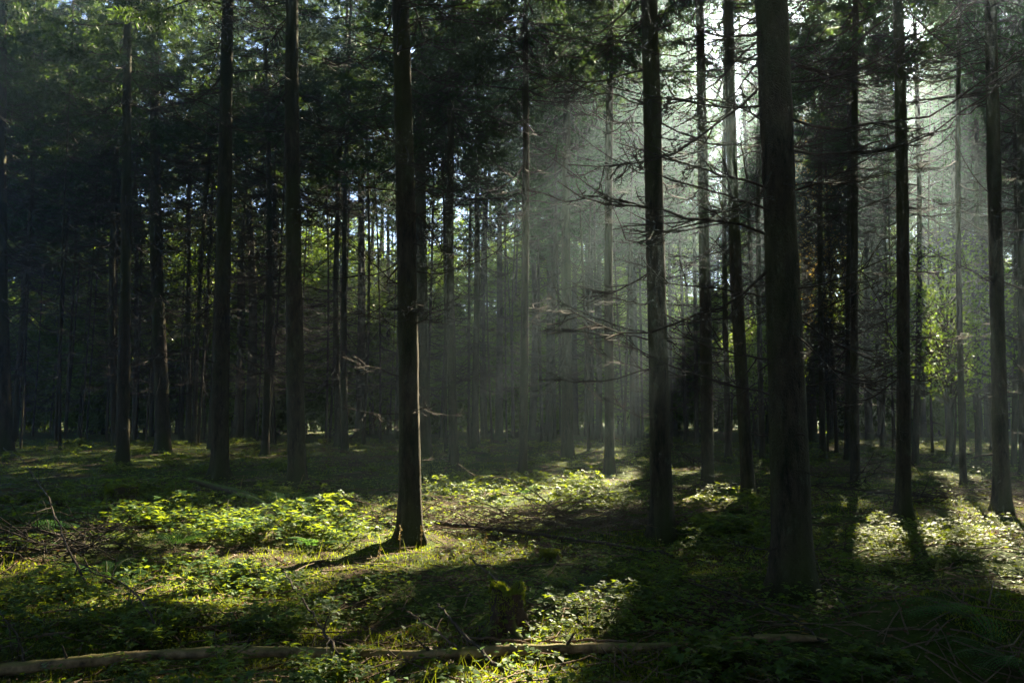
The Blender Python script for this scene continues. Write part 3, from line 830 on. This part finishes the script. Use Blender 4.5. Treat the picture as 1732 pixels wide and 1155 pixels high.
# ---------------------------------------------------------------- dead wood on the floor
def stick_on(bm_, rg, a, b_, r0, r1, arch=0.0, n=9, jit=.02, twigs=0, tw_len=.3, m=0, sides=6):
    q = np.linspace(0, 1, n)
    pts = np.asarray(a) + (np.asarray(b_) - np.asarray(a)) * q[:, None]
    L = np.linalg.norm(np.asarray(b_) - np.asarray(a))
    pts[:, 2] += arch * np.sin(q * math.pi)
    jt = np.cumsum(rg.normal(0, jit * L / n * 2, (n, 3)), 0); jt -= jt[0] + (jt[-1] - jt[0]) * q[:, None]
    pts = pts + jt
    rad = r0 * (1 - q) + r1 * q
    bm_.tube(pts, rad, sides, m)
    for j in range(twigs):
        t = rg.uniform(.12, .97); o = np.array([np.interp(t, q, pts[:, i]) for i in range(3)])
        dv = norm(pts[-1] - pts[0]); td = norm(dv * rg.uniform(.2, 1) + rg.normal(0, .7, 3)); u = np.linspace(0, 1, 5)
        tl = tw_len * rg.uniform(.4, 1.2)
        tp = o + td * tl * u[:, None] + np.array([0, 0, 1]) * (tl * rg.uniform(-.3, .2) * u ** 2)[:, None] + rg.normal(0, .02 * tl, (5, 3)) * u[:, None]
        bm_.tube(tp, np.interp(t, q, rad) * .5 * (1 - u) + .002, 4, m, cap=False)
    return pts

def lift(p, h): return np.array([p[0], p[1], p[2] + h])
def floor_stick(name, label, cat, pix, r0, r1, lifts, mat, seed, twigs=0, tw_len=.3, jit=.02, arch=0.0, group=None, n=10):
    """a fallen stick through photo points lying on the floor (plus a height each)"""
    rg = np.random.default_rng(seed)
    pts = [lift(ground_at(*p), h) for p, h in zip(pix, lifts)]
    o = pts[0]
    b = MB()
    for i in range(len(pts) - 1):
        ra = r0 + (r1 - r0) * i / (len(pts) - 1); rb = r0 + (r1 - r0) * (i + 1) / (len(pts) - 1)
        if len(pts) == 2:
            stick_on(b, rg, pts[0] - o, pts[1] - o, r0, r1, arch, n, jit, twigs, tw_len)
    if len(pts) > 2:
        P = np.array(pts) - o; s = np.linspace(0, 1, len(P)); q = np.linspace(0, 1, 22)
        c = np.stack([np.interp(q, s, P[:, i]) for i in range(3)], -1)
        for _ in range(3): c[1:-1] = .25 * c[:-2] + .5 * c[1:-1] + .25 * c[2:]
        c = c + rg.normal(0, .006, c.shape)
        rad = r0 + (r1 - r0) * q
        b.tube(c, rad, 7)
        for j in range(twigs):
            t = rg.uniform(.1, .97); oo = np.array([np.interp(t, q, c[:, i]) for i in range(3)])
            td = norm(norm(c[-1] - c[0]) * rg.uniform(-.2, .9) + rg.normal(0, .7, 3)); u = np.linspace(0, 1, 6); tl = tw_len * rg.uniform(.4, 1.3)
            tp = oo + td * tl * u[:, None] + np.array([0, 0, 1]) * (tl * rg.uniform(-.5, .1) * u ** 2)[:, None] + rg.normal(0, .03 * tl, (6, 3)) * u[:, None]
            b.tube(tp, np.interp(t, q, rad) * .5 * (1 - u) + .002, 4, cap=False)
    ob = link(name, b.build(name, [M[mat]], True), None, tuple(o))
    return tag(ob, label, cat, group)

# the long thin log along the bottom of the picture
LOG_LINE = []
def make_log():
    rg = np.random.default_rng(77)
    pix = [(-60, 1142), (120, 1140), (300, 1133), (480, 1127), (700, 1117), (900, 1110), (1100, 1101), (1330, 1090), (1400, 1087)]
    P = np.array([lift(ground_at(*p), .03) for p in pix])
    s = np.linspace(0, 1, len(P)); q = np.linspace(0, 1, 90)
    c = np.stack([np.interp(q, s, P[:, i]) for i in range(3)], -1)
    for _ in range(30): c[1:-1] = .25 * c[:-2] + .5 * c[1:-1] + .25 * c[2:]
    c[:, 2] = np.linspace(float(gh(c[:30, 0], c[:30, 1]).mean()), float(gh(c[60:, 0], c[60:, 1]).mean()), 90) + .06
    LOG_LINE.append(c.copy())
    o = c[0].copy()
    b = MB()
    rad = (.039 - .008 * q) * (1 + .06 * np.sin(q * 47) + .05 * rg.normal(0, 1, 90)) * np.clip((1.02 - q) * 9, .35, 1)
    th_ = np.arange(18) * 2 * math.pi / 18
    b.tube(c - o, rad, 18)
    V_ = b.v[-1]; ctr = np.repeat(c - o, 18, 0); nv = len(ctr)
    off_ = V_[:nv] - ctr; ph_ = np.tile(th_, 90); qq = np.repeat(q, 18)
    flake = np.where(vnoise(qq * 70, np.cos(ph_) * 1.6 + 5, np.sin(ph_) * 1.6 + 5, 91) > .52, 1.0, .88)
    V_[:nv] = ctr + off_ * (flake * (1 + .16 * (vnoise(qq * 130, np.cos(ph_) * 3 + 5, np.sin(ph_) * 3 + 5, 92) - .5)))[:, None]
    root = link("fallen_log", b.build("fallen_log", [M['log']], True), None, tuple(o))
    tag(root, "long thin fallen log with peeling tan bark lying along the bottom of the photo", "log")
    for t, az in ((.12, 1.2), (.33, 2.0), (.52, 1.0), (.66, 2.2), (.85, 1.4)):
        bb = MB(); p = np.array([np.interp(t, q, c[:, i]) for i in range(3)]) - o
        e = np.array([rg.normal(0, .05), -.05, .12])
        bb.tube(p + e * np.linspace(0, 1, 4)[:, None], np.linspace(.011, .004, 4), 6)
        link("branch_stub", bb.build("branch_stub", [M['twig']], True), root)
make_log()

# rotten stump
def make_stump(px, py, wpx, hpx, label, mat, moss=True, name="tree_stump", seed=5):
    rg = np.random.default_rng(seed)
    p = ground_at(px, py); d = p[1]
    r = .5 * wpx * d / FPX; h = hpx * d / FPX
    sides = 40; th = np.arange(sides) * 2 * math.pi / sides
    zs = np.array([-.12, 0, .05, .12, .25, .45, .65, .82, .95, 1.0]) * h
    V = []
    for z in zs:
        t = max(z, 0) / h
        rr = r * (.86 + .9 * math.exp(-t * 4.5) * np.clip(.35 + np.sin(5 * th + 1), 0, 2) ** 1.3 + .09 * np.sin(9 * th + 2 * t) + .07 * np.sin(15 * th - t) + .3 * (vnoise(np.cos(th) * 1.6 + 4, np.sin(th) * 1.6 + 4, t * 2, seed) - .5))
        zr = z + (h * .5 * (vnoise(np.cos(th) * 2.2 + 5, np.sin(th) * 2.2 + 5, 0, seed + 3) - .5) if t > .6 else 0) * (t - .6) / .4 if t > .6 else np.full(sides, z)
        V.append(np.stack([rr * np.cos(th), rr * np.sin(th), np.broadcast_to(zr, sides)], -1))
    inner = V[-1] * np.array([.55, .55, 1]) + np.array([0, 0, -.12 * h])
    V.append(inner)
    V = np.array(V); K = len(V)
    i = np.arange(K - 1)[:, None] * sides; j = np.arange(sides)[None]; j2 = (j + 1) % sides
    b = MB(); V = np.vstack([V.reshape(-1, 3), [[0, 0, inner[:, 2].mean()]]])
    jj = np.arange(sides)
    b.add(V, quads=np.stack([i + j, i + j2, i + sides + j2, i + sides + j], -1).reshape(-1, 4), tris=np.stack([(K - 1) * sides + jj, (K - 1) * sides + (jj + 1) % sides, np.full(sides, K * sides)], -1))
    root = link(name, b.build(name, [M[mat]], True), None, tuple(p)); tag(root, label, "stump")
    if moss:
        bm_ = MB(); n = 5200
        a = rg.uniform(0, 6.283, n); rad = r * np.sqrt(rg.uniform(.1, 1.15, n))
        zt = h * (.95 + .4 * (vnoise(np.cos(a) * 2.2 + 5, np.sin(a) * 2.2 + 5, 0, seed + 3) - .5)) - np.maximum(0, (.6 * r - rad) / r) * .1
        o = np.stack([rad * np.cos(a), rad * np.sin(a), zt], -1)
        m2 = n // (2 if mat == 'mossy' else 7); a2 = rg.uniform(0, 6.283, m2); tt = 1 - rg.uniform(0, 1, m2) ** 1.6 * .9
        rr2 = r * (1.03 + .75 * np.exp(-tt * 5) * (1 + .5 * np.sin(5 * a2 + 1)))
        keep = vnoise(np.cos(a2) * 2.5 + 9, tt * 3, np.sin(a2) * 2.5, 33) > .5
        o = np.vstack([o, np.stack([rr2 * np.cos(a2), rr2 * np.sin(a2), tt * h * .95], -1)[keep]])
        n = len(o); dv = norm(rg.normal(0, .6, (n, 3)) + np.array([0, 0, 1])); l = rg.uniform(.012, .035, (n, 1)); wv = norm(np.cross(dv, rg.normal(0, 1, (n, 3)))) * .005
        V = np.stack([o - wv, o + wv, o + dv * l], 1).reshape(-1, 3); bm_.add(V, tris=np.arange(len(V)).reshape(-1, 3))
        link("moss", bm_.build("moss", [M['moss_blades']]), root)
    return root
make_stump(858, 1064, 54, 66, "dark rotten tree stump with a jagged mossy top, a thin stick leaning across it", 'stump')
make_stump(205, 868, 50, 40, "round green stump wholly covered in moss, at the foot of the dark spruce", 'mossy', seed=9)
make_stump(930, 948, 30, 16, "small low moss-covered stump in front of the brush pile", 'mossy', seed=12)

floor_stick("mossy_log", "short broken log topped with bright moss, its snapped end pointing up", "log", [(318, 830), (365, 838), (410, 846), (455, 858)], .05, .085, (.22, .17, .12, .06), 'mossy', 31, 4, .15)
floor_stick("fallen_branch", "long bare dead bough propped slantwise over the ferns at the left edge", "branch", [(0, 850), (35, 880), (85, 945), (110, 985), (150, 1015)], .005, .011, (.95, .85, .5, .3, .1), 'twig', 32, 16, .55)
floor_stick("fallen_branch", "grey curved dead bough arching down to the log, below the slanting bough", "branch", [(130, 992), (205, 1020), (250, 1065), (275, 1105)], .005, .009, (.15, .18, .14, .05), 'twig', 33, 6, .35)
floor_stick("fallen_branch", "long dark fallen branch running out of the brush pile toward the mossy dark spruce", "branch", [(735, 897), (860, 908), (1000, 925), (1140, 945)], .03, .016, (.1, .08, .07, .05), 'twig', 34, 14, .5)
floor_stick("fallen_branch", "straight thin stick leaning across the rotten stump", "branch", [(796, 985), (840, 1035), (905, 1085)], .008, .011, (.22, .24, .06), 'twig', 35, 3, .2)
floor_stick("fallen_branch", "pale thin stick sticking up slantwise from the log, left of the stump", "branch", [(690, 1075), (740, 1100), (795, 1125)], .005, .009, (.17, .12, .05), 'pale_twig', 36, 3, .2)
floor_stick("fallen_branch", "pair-crossing dark stick rising steeply from the log below the stump", "branch", [(738, 1080), (775, 1105), (850, 1150)], .006, .012, (.25, .16, .05), 'twig', 37, 4, .25)
floor_stick("fallen_branch", "thin crooked stick standing among dark leaves midway along the log", "branch", [(478, 1005), (520, 1065), (572, 1120)], .006, .010, (.2, .16, .05), 'twig', 38, 4, .3)
floor_stick("fallen_branch", "thin grey branch lying behind the log, right of the stump", "branch", [(780, 1093), (900, 1098), (1060, 1096)], .007, .009, (.06, .05, .05), 'pale_twig', 39, 5, .2)
floor_stick("fallen_branch", "long bent twig trailing over the ground in front of the thickest trunk", "branch", [(1150, 1000), (1250, 1035), (1340, 1072), (1400, 1095)], .007, .008, (.1, .12, .1, .03), 'twig', 40, 2, .2)
floor_stick("fallen_branch", "short forked dead bough in the bottom corner at the left end of the log", "branch", [(0, 1085), (30, 1110), (45, 1145)], .005, .008, (.18, .12, .05), 'twig', 41, 4, .35)
floor_stick("fallen_branch", "fine twig curving down beside the flared foot of the thickest trunk", "branch", [(1380, 985), (1410, 1020), (1440, 1050)], .006, .004, (.18, .1, .03), 'twig', 42, 1, .12)
floor_stick("fallen_branch", "dead branch lying in brown litter behind the glinting bramble bed", "branch", [(1400, 835), (1480, 842), (1600, 850)], .012, .02, (.15, .1, .08), 'twig', 43, 14, .7)
floor_stick("fallen_branch", "thin stick lying in the green leaves at the bottom right", "branch", [(1225, 1110), (1300, 1130), (1400, 1150)], .006, .008, (.06, .06, .05), 'twig', 44, 2, .2)

def brush_pile(label, cx, cyy, wpx, n, h, mat, seed, lens=(.4, 1.5)):
    rg = np.random.default_rng(seed)
    c = ground_at(cx, cyy); half = .5 * wpx * c[1] / FPX
    b = MB()
    for k in range(n):
        o = np.array([rg.normal(0, half * .5), rg.normal(0, half * .28), 0]); 
        z0 = float(gh(c[0] + o[0], c[1] + o[1])) - c[2]
        th = rg.normal(0, .6) + (0 if rg.uniform() < .5 else math.pi); L = rg.uniform(*lens)
        hh = h * rg.uniform(0, 1) * max(.15, 1 - abs(o[0]) / half)
        a = o + np.array([0, 0, z0 + .01 + .5 * hh]); e = a + np.array([math.cos(th) * L, math.sin(th) * L * .7, rg.normal(.0, .18) * L + .3 * hh])
        e[2] = max(e[2], float(gh(c[0] + e[0], c[1] + e[1])) - c[2] + .015)
        stick_on(b, rg, a, e, rg.uniform(.004, .011), .0025, rg.uniform(-.03, .12) * L, 7, .05, rg.integers(2, 7), .3, 0, 4)
    return tag(link("brush_pile", b.build("brush_pile", [M[mat]], True), None, tuple(c)), label, "brush pile")
brush_pile("wide heap of tangled dead twigs lying between the golden trunk and the mossy dark spruce", 940, 890, 420, 110, .35, 'pale_twig', 51)
brush_pile("small heap of dead twigs leaning at the foot of the golden brown trunk", 690, 895, 170, 46, .4, 'pale_twig', 52, (.4, 1.1))
brush_pile("pale sunlit dead twigs heaped below the close pair of slim spruces", 610, 785, 150, 46, .5, 'pale_twig', 53, (.5, 1.5))
brush_pile("brown dead twigs lying under the thickest trunk's low branches, beyond it", 1420, 800, 190, 60, .5, 'pale_twig', 54, (.5, 1.8))
brush_pile("grey tangle of dead twigs on bare litter near the wide-footed spruce by the right edge", 1640, 845, 190, 50, .3, 'twig', 55, (.5, 1.6))
brush_pile("tangled thin twigs over green leaves below the slanting bough at the left", 110, 935, 190, 40, .4, 'twig', 56, (.4, 1.3))
brush_pile("dead twigs scattered around the foot of the spruce beside the bright sky gap", 1230, 830, 130, 40, .25, 'twig', 57, (.4, 1.2))

# ---------------------------------------------------------------- ferns, brambles, seedlings, stalks
def frond_arrays(b, rg, L, tilt, az, curve=.6, wid=.22):
    K = 22; q = np.linspace(0, 1, K)
    ang = tilt - curve * q * 1.6
    st = np.stack([np.cos(ang), np.zeros(K), np.sin(ang)], -1) * (L / K)
    pts = np.cumsum(st, 0)
    ca, sa = math.cos(az), math.sin(az)
    rot = np.array([[ca, -sa, 0], [sa, ca, 0], [0, 0, 1]])
    P = pts @ rot.T
    b.tube(P, .004 * (1 - q) + .0012, 4, 1, cap=False)
    lat = rot @ np.array([0, 1.0, 0]); dirs = norm(np.gradient(P, axis=0)); up = np.cross(dirs, lat)
    for i in range(3, K):
        pl = L * wid * math.sin(min(1, (i / K)) * math.pi * .82 + .35) * (1 if i < K - 1 else .5)
        for sd in (-1, 1):
            ax = norm(lat * sd + dirs[i] * .45 - up[i] * .12 + rg.normal(0, .05, 3))
            nl = 5
            for j in range(nl):
                u = (j + .3) / nl; o = P[i] + ax * pl * u - np.array([0, 0, .12 * pl * u * u])
                ll = pl * .11 * (1 - .6 * u) + .003
                for s2 in (-1, 1):
                    e = o + (dirs[i] * s2 + ax * .5) * ll
                    wv = ax * (pl / nl * .34)
                    b.add(np.array([o - wv * .7, o + wv, e + wv * .3, e - wv * .3]), quads=[[0, 1, 2, 3]], m=0)
def make_fern(px, py, L, n, label, seed, az0=0, spread=6.28, tilt=.9):
    rg = np.random.default_rng(seed)
    p = ground_at(px, py)
    root = link("fern", None, None, tuple(p)); tag(root, label, "fern")
    for k in range(n):
        b = MB(); frond_arrays(b, rg, L * rg.uniform(.75, 1.1), tilt * rg.uniform(.75, 1.1), az0 + spread * (k + rg.uniform(.2, .8)) / n, rg.uniform(.55, .95))
        link("frond", b.build("frond", [M['fern'], M['stem']]), root)
make_fern(1655, 1052, .62, 5, "pale green fern with an arching frond in front of the glinting bramble bed", 61, 2.2, 2.4, .75)
make_fern(1722, 1128, .55, 6, "dark green fern in the bottom right corner, its frond hanging toward the viewer", 62, 2.6, 2.6, .8)
make_fern(470, 872, .7, 8, "sunlit fern behind the end of the short mossy log", 63)
make_fern(300, 930, .6, 7, "shaded fern below the moss-covered round stump", 64)
make_fern(75, 900, .7, 8, "fern under the slanting dead bough at the left edge", 65)
make_fern(880, 838, .6, 8, "bright fern standing among the sunlit brambles behind the brush pile", 66)
make_fern(530, 930, .5, 7, "fern at the shadow's edge in the brightest leaves left of the golden trunk", 67)
make_fern(395, 905, .55, 7, "half-lit fern between the sunny fern and the shaded fern below the round stump", 69)
make_fern(180, 985, .45, 7, "fern beneath the lower end of the slanting dead bough", 70)
make_fern(985, 1000, .4, 6, "dim fern on the dark floor to one side of the rotten stump", 76)
make_fern(1230, 905, .55, 7, "bluish fern between the mossy dark spruce and the thickest trunk", 68)

def leaf_blade(b, rg, o, d, nrm, L, W, m=0):
    """one folded, pointed leaf"""
    s = norm(np.cross(d, nrm))
    a, c, e, f = o, o + d * L * .4 + s * W * .5 + nrm * W * .12, o + d * L - nrm * L * .12, o + d * L * .4 - s * W * .5 + nrm * W * .12
    m_ = o + d * L * .45 - nrm * W * .06
    b.add(np.array([a, c, e, f, m_]), tris=[[0, 4, 1], [1, 4, 2], [2, 4, 3], [3, 4, 0]], m=m)
def bramble_mesh(rg, h=.4, canes=5, mat='bramble'):
    b = MB()
    for k in range(canes):
        az = rg.uniform(0, 6.283); L = h * rg.uniform(1.0, 2.2); K = 12; q = np.linspace(0, 1, K)
        ang = rg.uniform(.9, 1.35) - rg.uniform(1.2, 2.2) * q
        st = np.stack([np.cos(ang) * math.cos(az), np.cos(ang) * math.sin(az), np.sin(ang)], -1) * L / K
        P = np.cumsum(st, 0); P[:, 2] = np.maximum(P[:, 2], .02)
        b.tube(P, .0035 * (1 - q) + .0015, 4, 1, cap=False)
        for i in range(2, K):
            for _ in range(2 if rg.uniform() < .7 else 1):
                hd = rg.uniform(0, 6.283); d0 = norm(np.array([math.cos(hd), math.sin(hd), rg.uniform(-.1, .5)]))
                o = P[i]; e = o + d0 * rg.uniform(.03, .08)
                b.tube(np.array([o, e]), np.array([.0014, .001]), 3, 1, cap=False)
                nl = norm(np.array([rg.normal(0, .25), rg.normal(0, .25), 1]))
                sz = rg.uniform(.035, .07)
                sd = norm(np.cross(d0, nl))
                leaf_blade(b, rg, e, d0, nl, sz * 1.25, sz * .8)
                leaf_blade(b, rg, e, norm(sd + d0 * .25), nl, sz, sz * .65)
                leaf_blade(b, rg, e, norm(-sd + d0 * .25), nl, sz, sz * .65)
    return b.build("bramble_plant", [M[mat], M['stem']])
BRAM = [bramble_mesh(np.random.default_rng(700 + k), .30 + .05 * (k % 3), 5 + k % 3) for k in range(6)]
ZONES = [
 ("bramble plants in the bright sunlit patch", "sunlit bramble plant in the bright patch behind the brush pile", [(730 + 330 * random.random(), 815 + 50 * random.random()) for _ in range(34)]),
 ("bramble plants left of the golden trunk", "bramble plant with yellow-green lit leaves between the mossy log and the golden trunk", [(330 + 270 * random.random(), 850 + 80 * random.random()) for _ in range(26)]),
 ("bramble plants around the mossy round stump", "dim bramble plant on the mound around the moss-covered round stump", [(10 + 300 * random.random(), 840 + 90 * random.random()) for _ in range(32)]),
 ("bramble plants of the glinting bed", "bramble plant of the glinting bed behind the thickest trunk", [(1400 + 230 * random.random(), 885 + 85 * random.random()) for _ in range(30)]),
 ("bramble plants beside the rotten stump", "dark glossy bramble plant beside the rotten stump", [(910 + 230 * random.random(), 980 + 80 * random.random()) for _ in range(15)]),
 ("bramble plants at the bottom edge", "dark bramble plant in front of the long thin log", [(60 + 700 * random.random(), 1138 + 25 * random.random()) for _ in range(7)] + [(1180 + 440 * random.random(), 1115 + 45 * random.random()) for _ in range(14)]),
 ("bramble plants behind the log", "shaded bramble plant on the dark floor behind the log, left of the stump", [(380 + 420 * random.random(), 990 + 90 * random.random()) for _ in range(11)]),
 ("bramble plants of the open moss", "small bramble plant in the dappled moss at the lower left", [(20 + 480 * random.random(), 950 + 150 * random.random()) for _ in range(26)]),
 ("low plants between the back trunks", "low leafy plant on the dim floor between the back trunks", [(1700 * random.random(), 748 + 55 * random.random() ** 1.5) for _ in range(70)]),
 ("bramble plants by the dark spruce", "bramble plant between the mossy dark spruce and the thickest trunk", [(1150 + 150 * random.random(), 850 + 90 * random.random()) for _ in range(14)]),
]
q = 0
for grp, lab, spots in ZONES:
    for (px, py) in spots:
        p = ground_at(px, py); s = random.uniform(.7, 1.25) * (1.05 if p[1] > 9 else .6) * (.62 if 'glinting' in grp else 1)
        o = link("bramble_plant", BRAM[q % 6], None, (p[0], p[1], p[2] - .01), (0, 0, random.uniform(0, 6.28)), (s, s, s)); q += 1
        tag(o, lab, "bramble", grp)

def seedling(px, py, hpx, label, mat, seed, n=8, leaf=.06):
    rg = np.random.default_rng(seed); p = ground_at(px, py); h = hpx * p[1] / FPX
    b = MB(); q = np.linspace(0, 1, 6)
    P = np.stack([.05 * h * np.sin(q * 4), .05 * h * np.cos(q * 3), h * q], -1); b.tube(P, .004 * (1 - q) + .0015, 4, 1)
    for k in range(n):
        t = .35 + .65 * k / n; o = np.array([np.interp(t, q, P[:, i]) for i in range(3)]); az = k * 2.4
        leaf_blade(b, rg, o, norm(np.array([math.cos(az), math.sin(az), rg.uniform(-.1, .5)])), norm(np.array([rg.normal(0, .2), rg.normal(0, .2), 1])), leaf * rg.uniform(.8, 1.3), leaf * .7)
    tag(link("seedling", b.build("seedling", [M[mat], M['stem']]), None, tuple(p)), label, "seedling")
seedling(1352, 1090, 50, "little seedling with glowing yellow leaves behind the right end of the log", 'autumn', 71)
seedling(1385, 1085, 60, "slender upright seedling catching the sun in front of the thickest trunk's foot", 'broad', 72, 10, .04)
seedling(1278, 1150, 16, "low seedling with round yellow-green leaves at the bottom edge", 'autumn', 73, 6, .08)
seedling(860, 1152, 40, "fresh green seedling in front of the log below the stump", 'broad', 74, 9, .06)
seedling(1215, 1140, 60, "broad-leaved dark green seedling before the right half of the log", 'bramble', 75, 10, .08)

def stalk(px, py, hpx, label, seed, lean=.1):
    rg = np.random.default_rng(seed); p = ground_at(px, py); h = hpx * p[1] / FPX
    b = MB(); q = np.linspace(0, 1, 8)
    P = np.stack([lean * h * q ** 1.6, .03 * h * np.sin(q * 3), h * q * (1 - .08 * q)], -1); b.tube(P, .005 * (1 - q) + .002, 5)
    for k in range(34):
        t = rg.uniform(.45, 1); o = np.array([np.interp(t, q, P[:, i]) for i in range(3)]); d = norm(rg.normal(0, 1, 3) + np.array([0, 0, .2]))
        leaf_blade(b, rg, o, d, norm(rg.normal(0, 1, 3)), rg.uniform(.015, .035), .012)
    tag(link("dry_stalk", b.build("dry_stalk", [M['straw']]), None, tuple(p)), label, "dry stalk")
stalk(738, 835, 50, "tall dry flower stalk leaning beside the golden brown trunk", 81, .35)
stalk(712, 935, 48, "upright dry stalk in the bright moss before the golden trunk", 82, .02)
stalk(676, 935, 50, "mossy yellow stalk standing left of the golden trunk's foot", 83, .02)
stalk(640, 952, 26, "low dark stalk at the front of the bright moss patch", 84, .1)
stalk(820, 945, 46, "thin bent stalk in front of the brush pile", 85, .05)
stalk(296, 848, 36, "bare straight stalk behind the moss-covered round stump", 86, .0)
stalk(500, 850, 50, "seeding stalk bowing in front of the thick straight spruce", 87, .25)
stalk(405, 835, 34, "curled stalk rising over the short mossy log", 88, .2)
stalk(1250, 1010, 24, "little dry stalk on the brown litter beside the thickest trunk", 89, .1)

# ---------------------------------------------------------------- ground cover nobody could count
def scatter(n, dmin, dmax, power=1.6, xs=.72):
    y = dmin * (dmax / dmin) ** (rng.uniform(0, 1, n) ** power)
    x = rng.uniform(-xs, xs, n) * (y + 1.0)
    return x, y
# moss and short grass
n = 300000
x, y = scatter(n, 3.6, 46, 1.35)
f = .62 * vnoise(x * .6, y * .6, 0, 61) + .38 * vnoise(x * 2.6, y * 2.6, 0, 62)
for (px, py, rad) in ((1640, 1065, .8), (1560, 1090, .6), (700, 932, 1.2), (1240, 985, .6), (120, 1040, 1.0), (205, 860, 1.0)):
    mx_, my_ = flat_at(px, py); f = f + .25 * np.exp(-((x - mx_) ** 2 + (y - my_) ** 2) / rad ** 2)
k_ = f > .46
x, y, f = x[k_], y[k_], f[k_]; n = len(x)
tall = rng.uniform(0, 1, n) < .02
l = np.where(tall, rng.uniform(.08, .2, n), rng.uniform(.012, .038, n)) * (1 + y * .025)
wd = np.where(tall, .005, .010) * (1 + y * .05)
o = np.stack([x, y, gh(x, y) - .005], -1)
dv = norm(rng.normal(0, .55, (n, 3)) + np.array([0, 0, 1.0])); wv = norm(np.cross(dv, rng.normal(0, 1, (n, 3)))) * wd[:, None] * .5
V = np.stack([o - wv, o + wv, o + dv * l[:, None]], 1).reshape(-1, 3)
b = MB(); b.add(V, tris=np.arange(len(V)).reshape(-1, 3))
tag(link("moss", b.build("moss", [M['moss_blades']])), "low green moss and short grass over the forest floor", "moss", kind="stuff")
# small leafy undergrowth
n = 60000
x, y = scatter(n, 3.8, 42, 1.3)
f = .65 * vnoise(x * .75, y * .75, 0, 71) + .35 * vnoise(x * 3, y * 3, 0, 72)
k_ = (f > .485) & ((y > 9) | (rng.uniform(0, 1, n) < .7))
x, y, f = x[k_], y[k_], f[k_]; n = len(x)
ly = np.interp(x, LOG_LINE[0][:, 0], LOG_LINE[0][:, 1]); k_ = ~((np.abs(x) < 3) & (y - ly > -.42) & (y - ly < .08) & (rng.uniform(0, 1, n) < np.where(vnoise(x * 1.3, 3.3, 0, 93) > .45, .9, .3)))
x, y, f = x[k_], y[k_], f[k_]; n = len(x)
hgt = rng.uniform(.015, 1, n) ** 1.5 * .22 * np.clip((f - .45) * 6, .2, 1)
c = np.stack([x, y, gh(x, y) + hgt], -1)
b = MB()
for j in range(3):
    az = rng.uniform(0, 6.283, n) ; d = norm(np.stack([np.cos(az), np.sin(az), rng.uniform(-.3, .4, n)], -1))
    nl = norm(rng.normal(0, .3, (n, 3)) + np.array([0, 0, 1.0])); s = norm(np.cross(d, nl)); sz = (.012 + .05 * rng.uniform(0, 1, n) ** 2.2)[:, None] * (.75 + .04 * y[:, None])
    o = c + d * .008
    V = np.stack([o, o + d * sz * .45 + s * sz * .38 + nl * sz * .08, o + d * sz - nl * sz * .1, o + d * sz * .45 - s * sz * .38 + nl * sz * .08], 1).reshape(-1, 3)
    b.add(V, quads=np.arange(len(V)).reshape(-1, 4))
tag(link("undergrowth", b.build("undergrowth", [M['bramble']])), "small green leaves of low undergrowth on the forest floor", "undergrowth", kind="stuff")
# fallen leaves and needles
n = 45000
x, y = scatter(n, 3.6, 30, 1.1)
o = np.stack([x, y, gh(x, y) + rng.uniform(.004, .03, n)], -1); az = rng.uniform(0, 6.283, n)
d = norm(np.stack([np.cos(az), np.sin(az), rng.normal(0, .25, n)], -1)); s = norm(np.cross(d, norm(rng.normal(0, .35, (n, 3)) + np.array([0, 0, 1.0]))))
sz = rng.uniform(.012, .04, n)[:, None]; wdt = rng.uniform(.15, .45, n)[:, None]
V = np.stack([o, o + d * sz * .5 + s * sz * wdt, o + d * sz, o + d * sz * .5 - s * sz * wdt], 1).reshape(-1, 3)
b = MB(); b.add(V, quads=np.arange(len(V)).reshape(-1, 4))
tag(link("leaf_litter", b.build("leaf_litter", [M['litter']])), "brown fallen leaves scattered over the forest floor", "leaf litter", kind="stuff")
# twig litter
b = MB(); rg = np.random.default_rng(99)
n = 3600
x, y = scatter(n, 3.8, 44, 1.0)
for k in range(n):
    th = rg.uniform(0, 6.283); L = rg.uniform(.12, .7); u = np.linspace(0, 1, 4)
    xs_, ys_ = x[k] + math.cos(th) * L * u, y[k] + math.sin(th) * L * u + rg.normal(0, .02, 4)
    z = gh(xs_, ys_) + .012 + rg.uniform(0, .07) * u * (1 if rg.uniform() < .6 else 0)
    b.tube(np.stack([xs_, ys_, z], -1), (.0045 * (1 - u) + .002) * (1 + .03 * y[k]), 3, cap=False)
tag(link("twig_litter", b.build("twig_litter", [M['pale_twig']])), "thin dead twigs strewn over the forest floor", "twig litter", kind="stuff")

# ---------------------------------------------------------------- haze
hm = bpy.data.materials.new("haze"); hm.use_nodes = True
t = hm.node_tree; t.nodes.clear()
out = t.nodes.new("ShaderNodeOutputMaterial"); pv = t.nodes.new("ShaderNodeVolumePrincipled")
pv.inputs["Color"].default_value = (.62, .84, .94, 1)
pv.inputs["Density"].default_value = HAZE_DENSITY
pv.inputs["Anisotropy"].default_value = .8
t.links.new(pv.outputs[0], out.inputs["Volume"])
b = MB()
x0, x1, y0, y1, z0, z1 = -304, 304, -304, 304, -1.6, 32.5
b.add([[x0, y0, z0], [x1, y0, z0], [x1, y1, z0], [x0, y1, z0], [x0, y0, z1], [x1, y0, z1], [x1, y1, z1], [x0, y1, z1]],
      quads=[[0, 3, 2, 1], [4, 5, 6, 7], [0, 1, 5, 4], [1, 2, 6, 5], [2, 3, 7, 6], [3, 0, 4, 7]])
hz = link("haze", b.build("haze", [hm]))
tag(hz, "pale morning haze hanging in the forest air", "haze", kind="stuff")
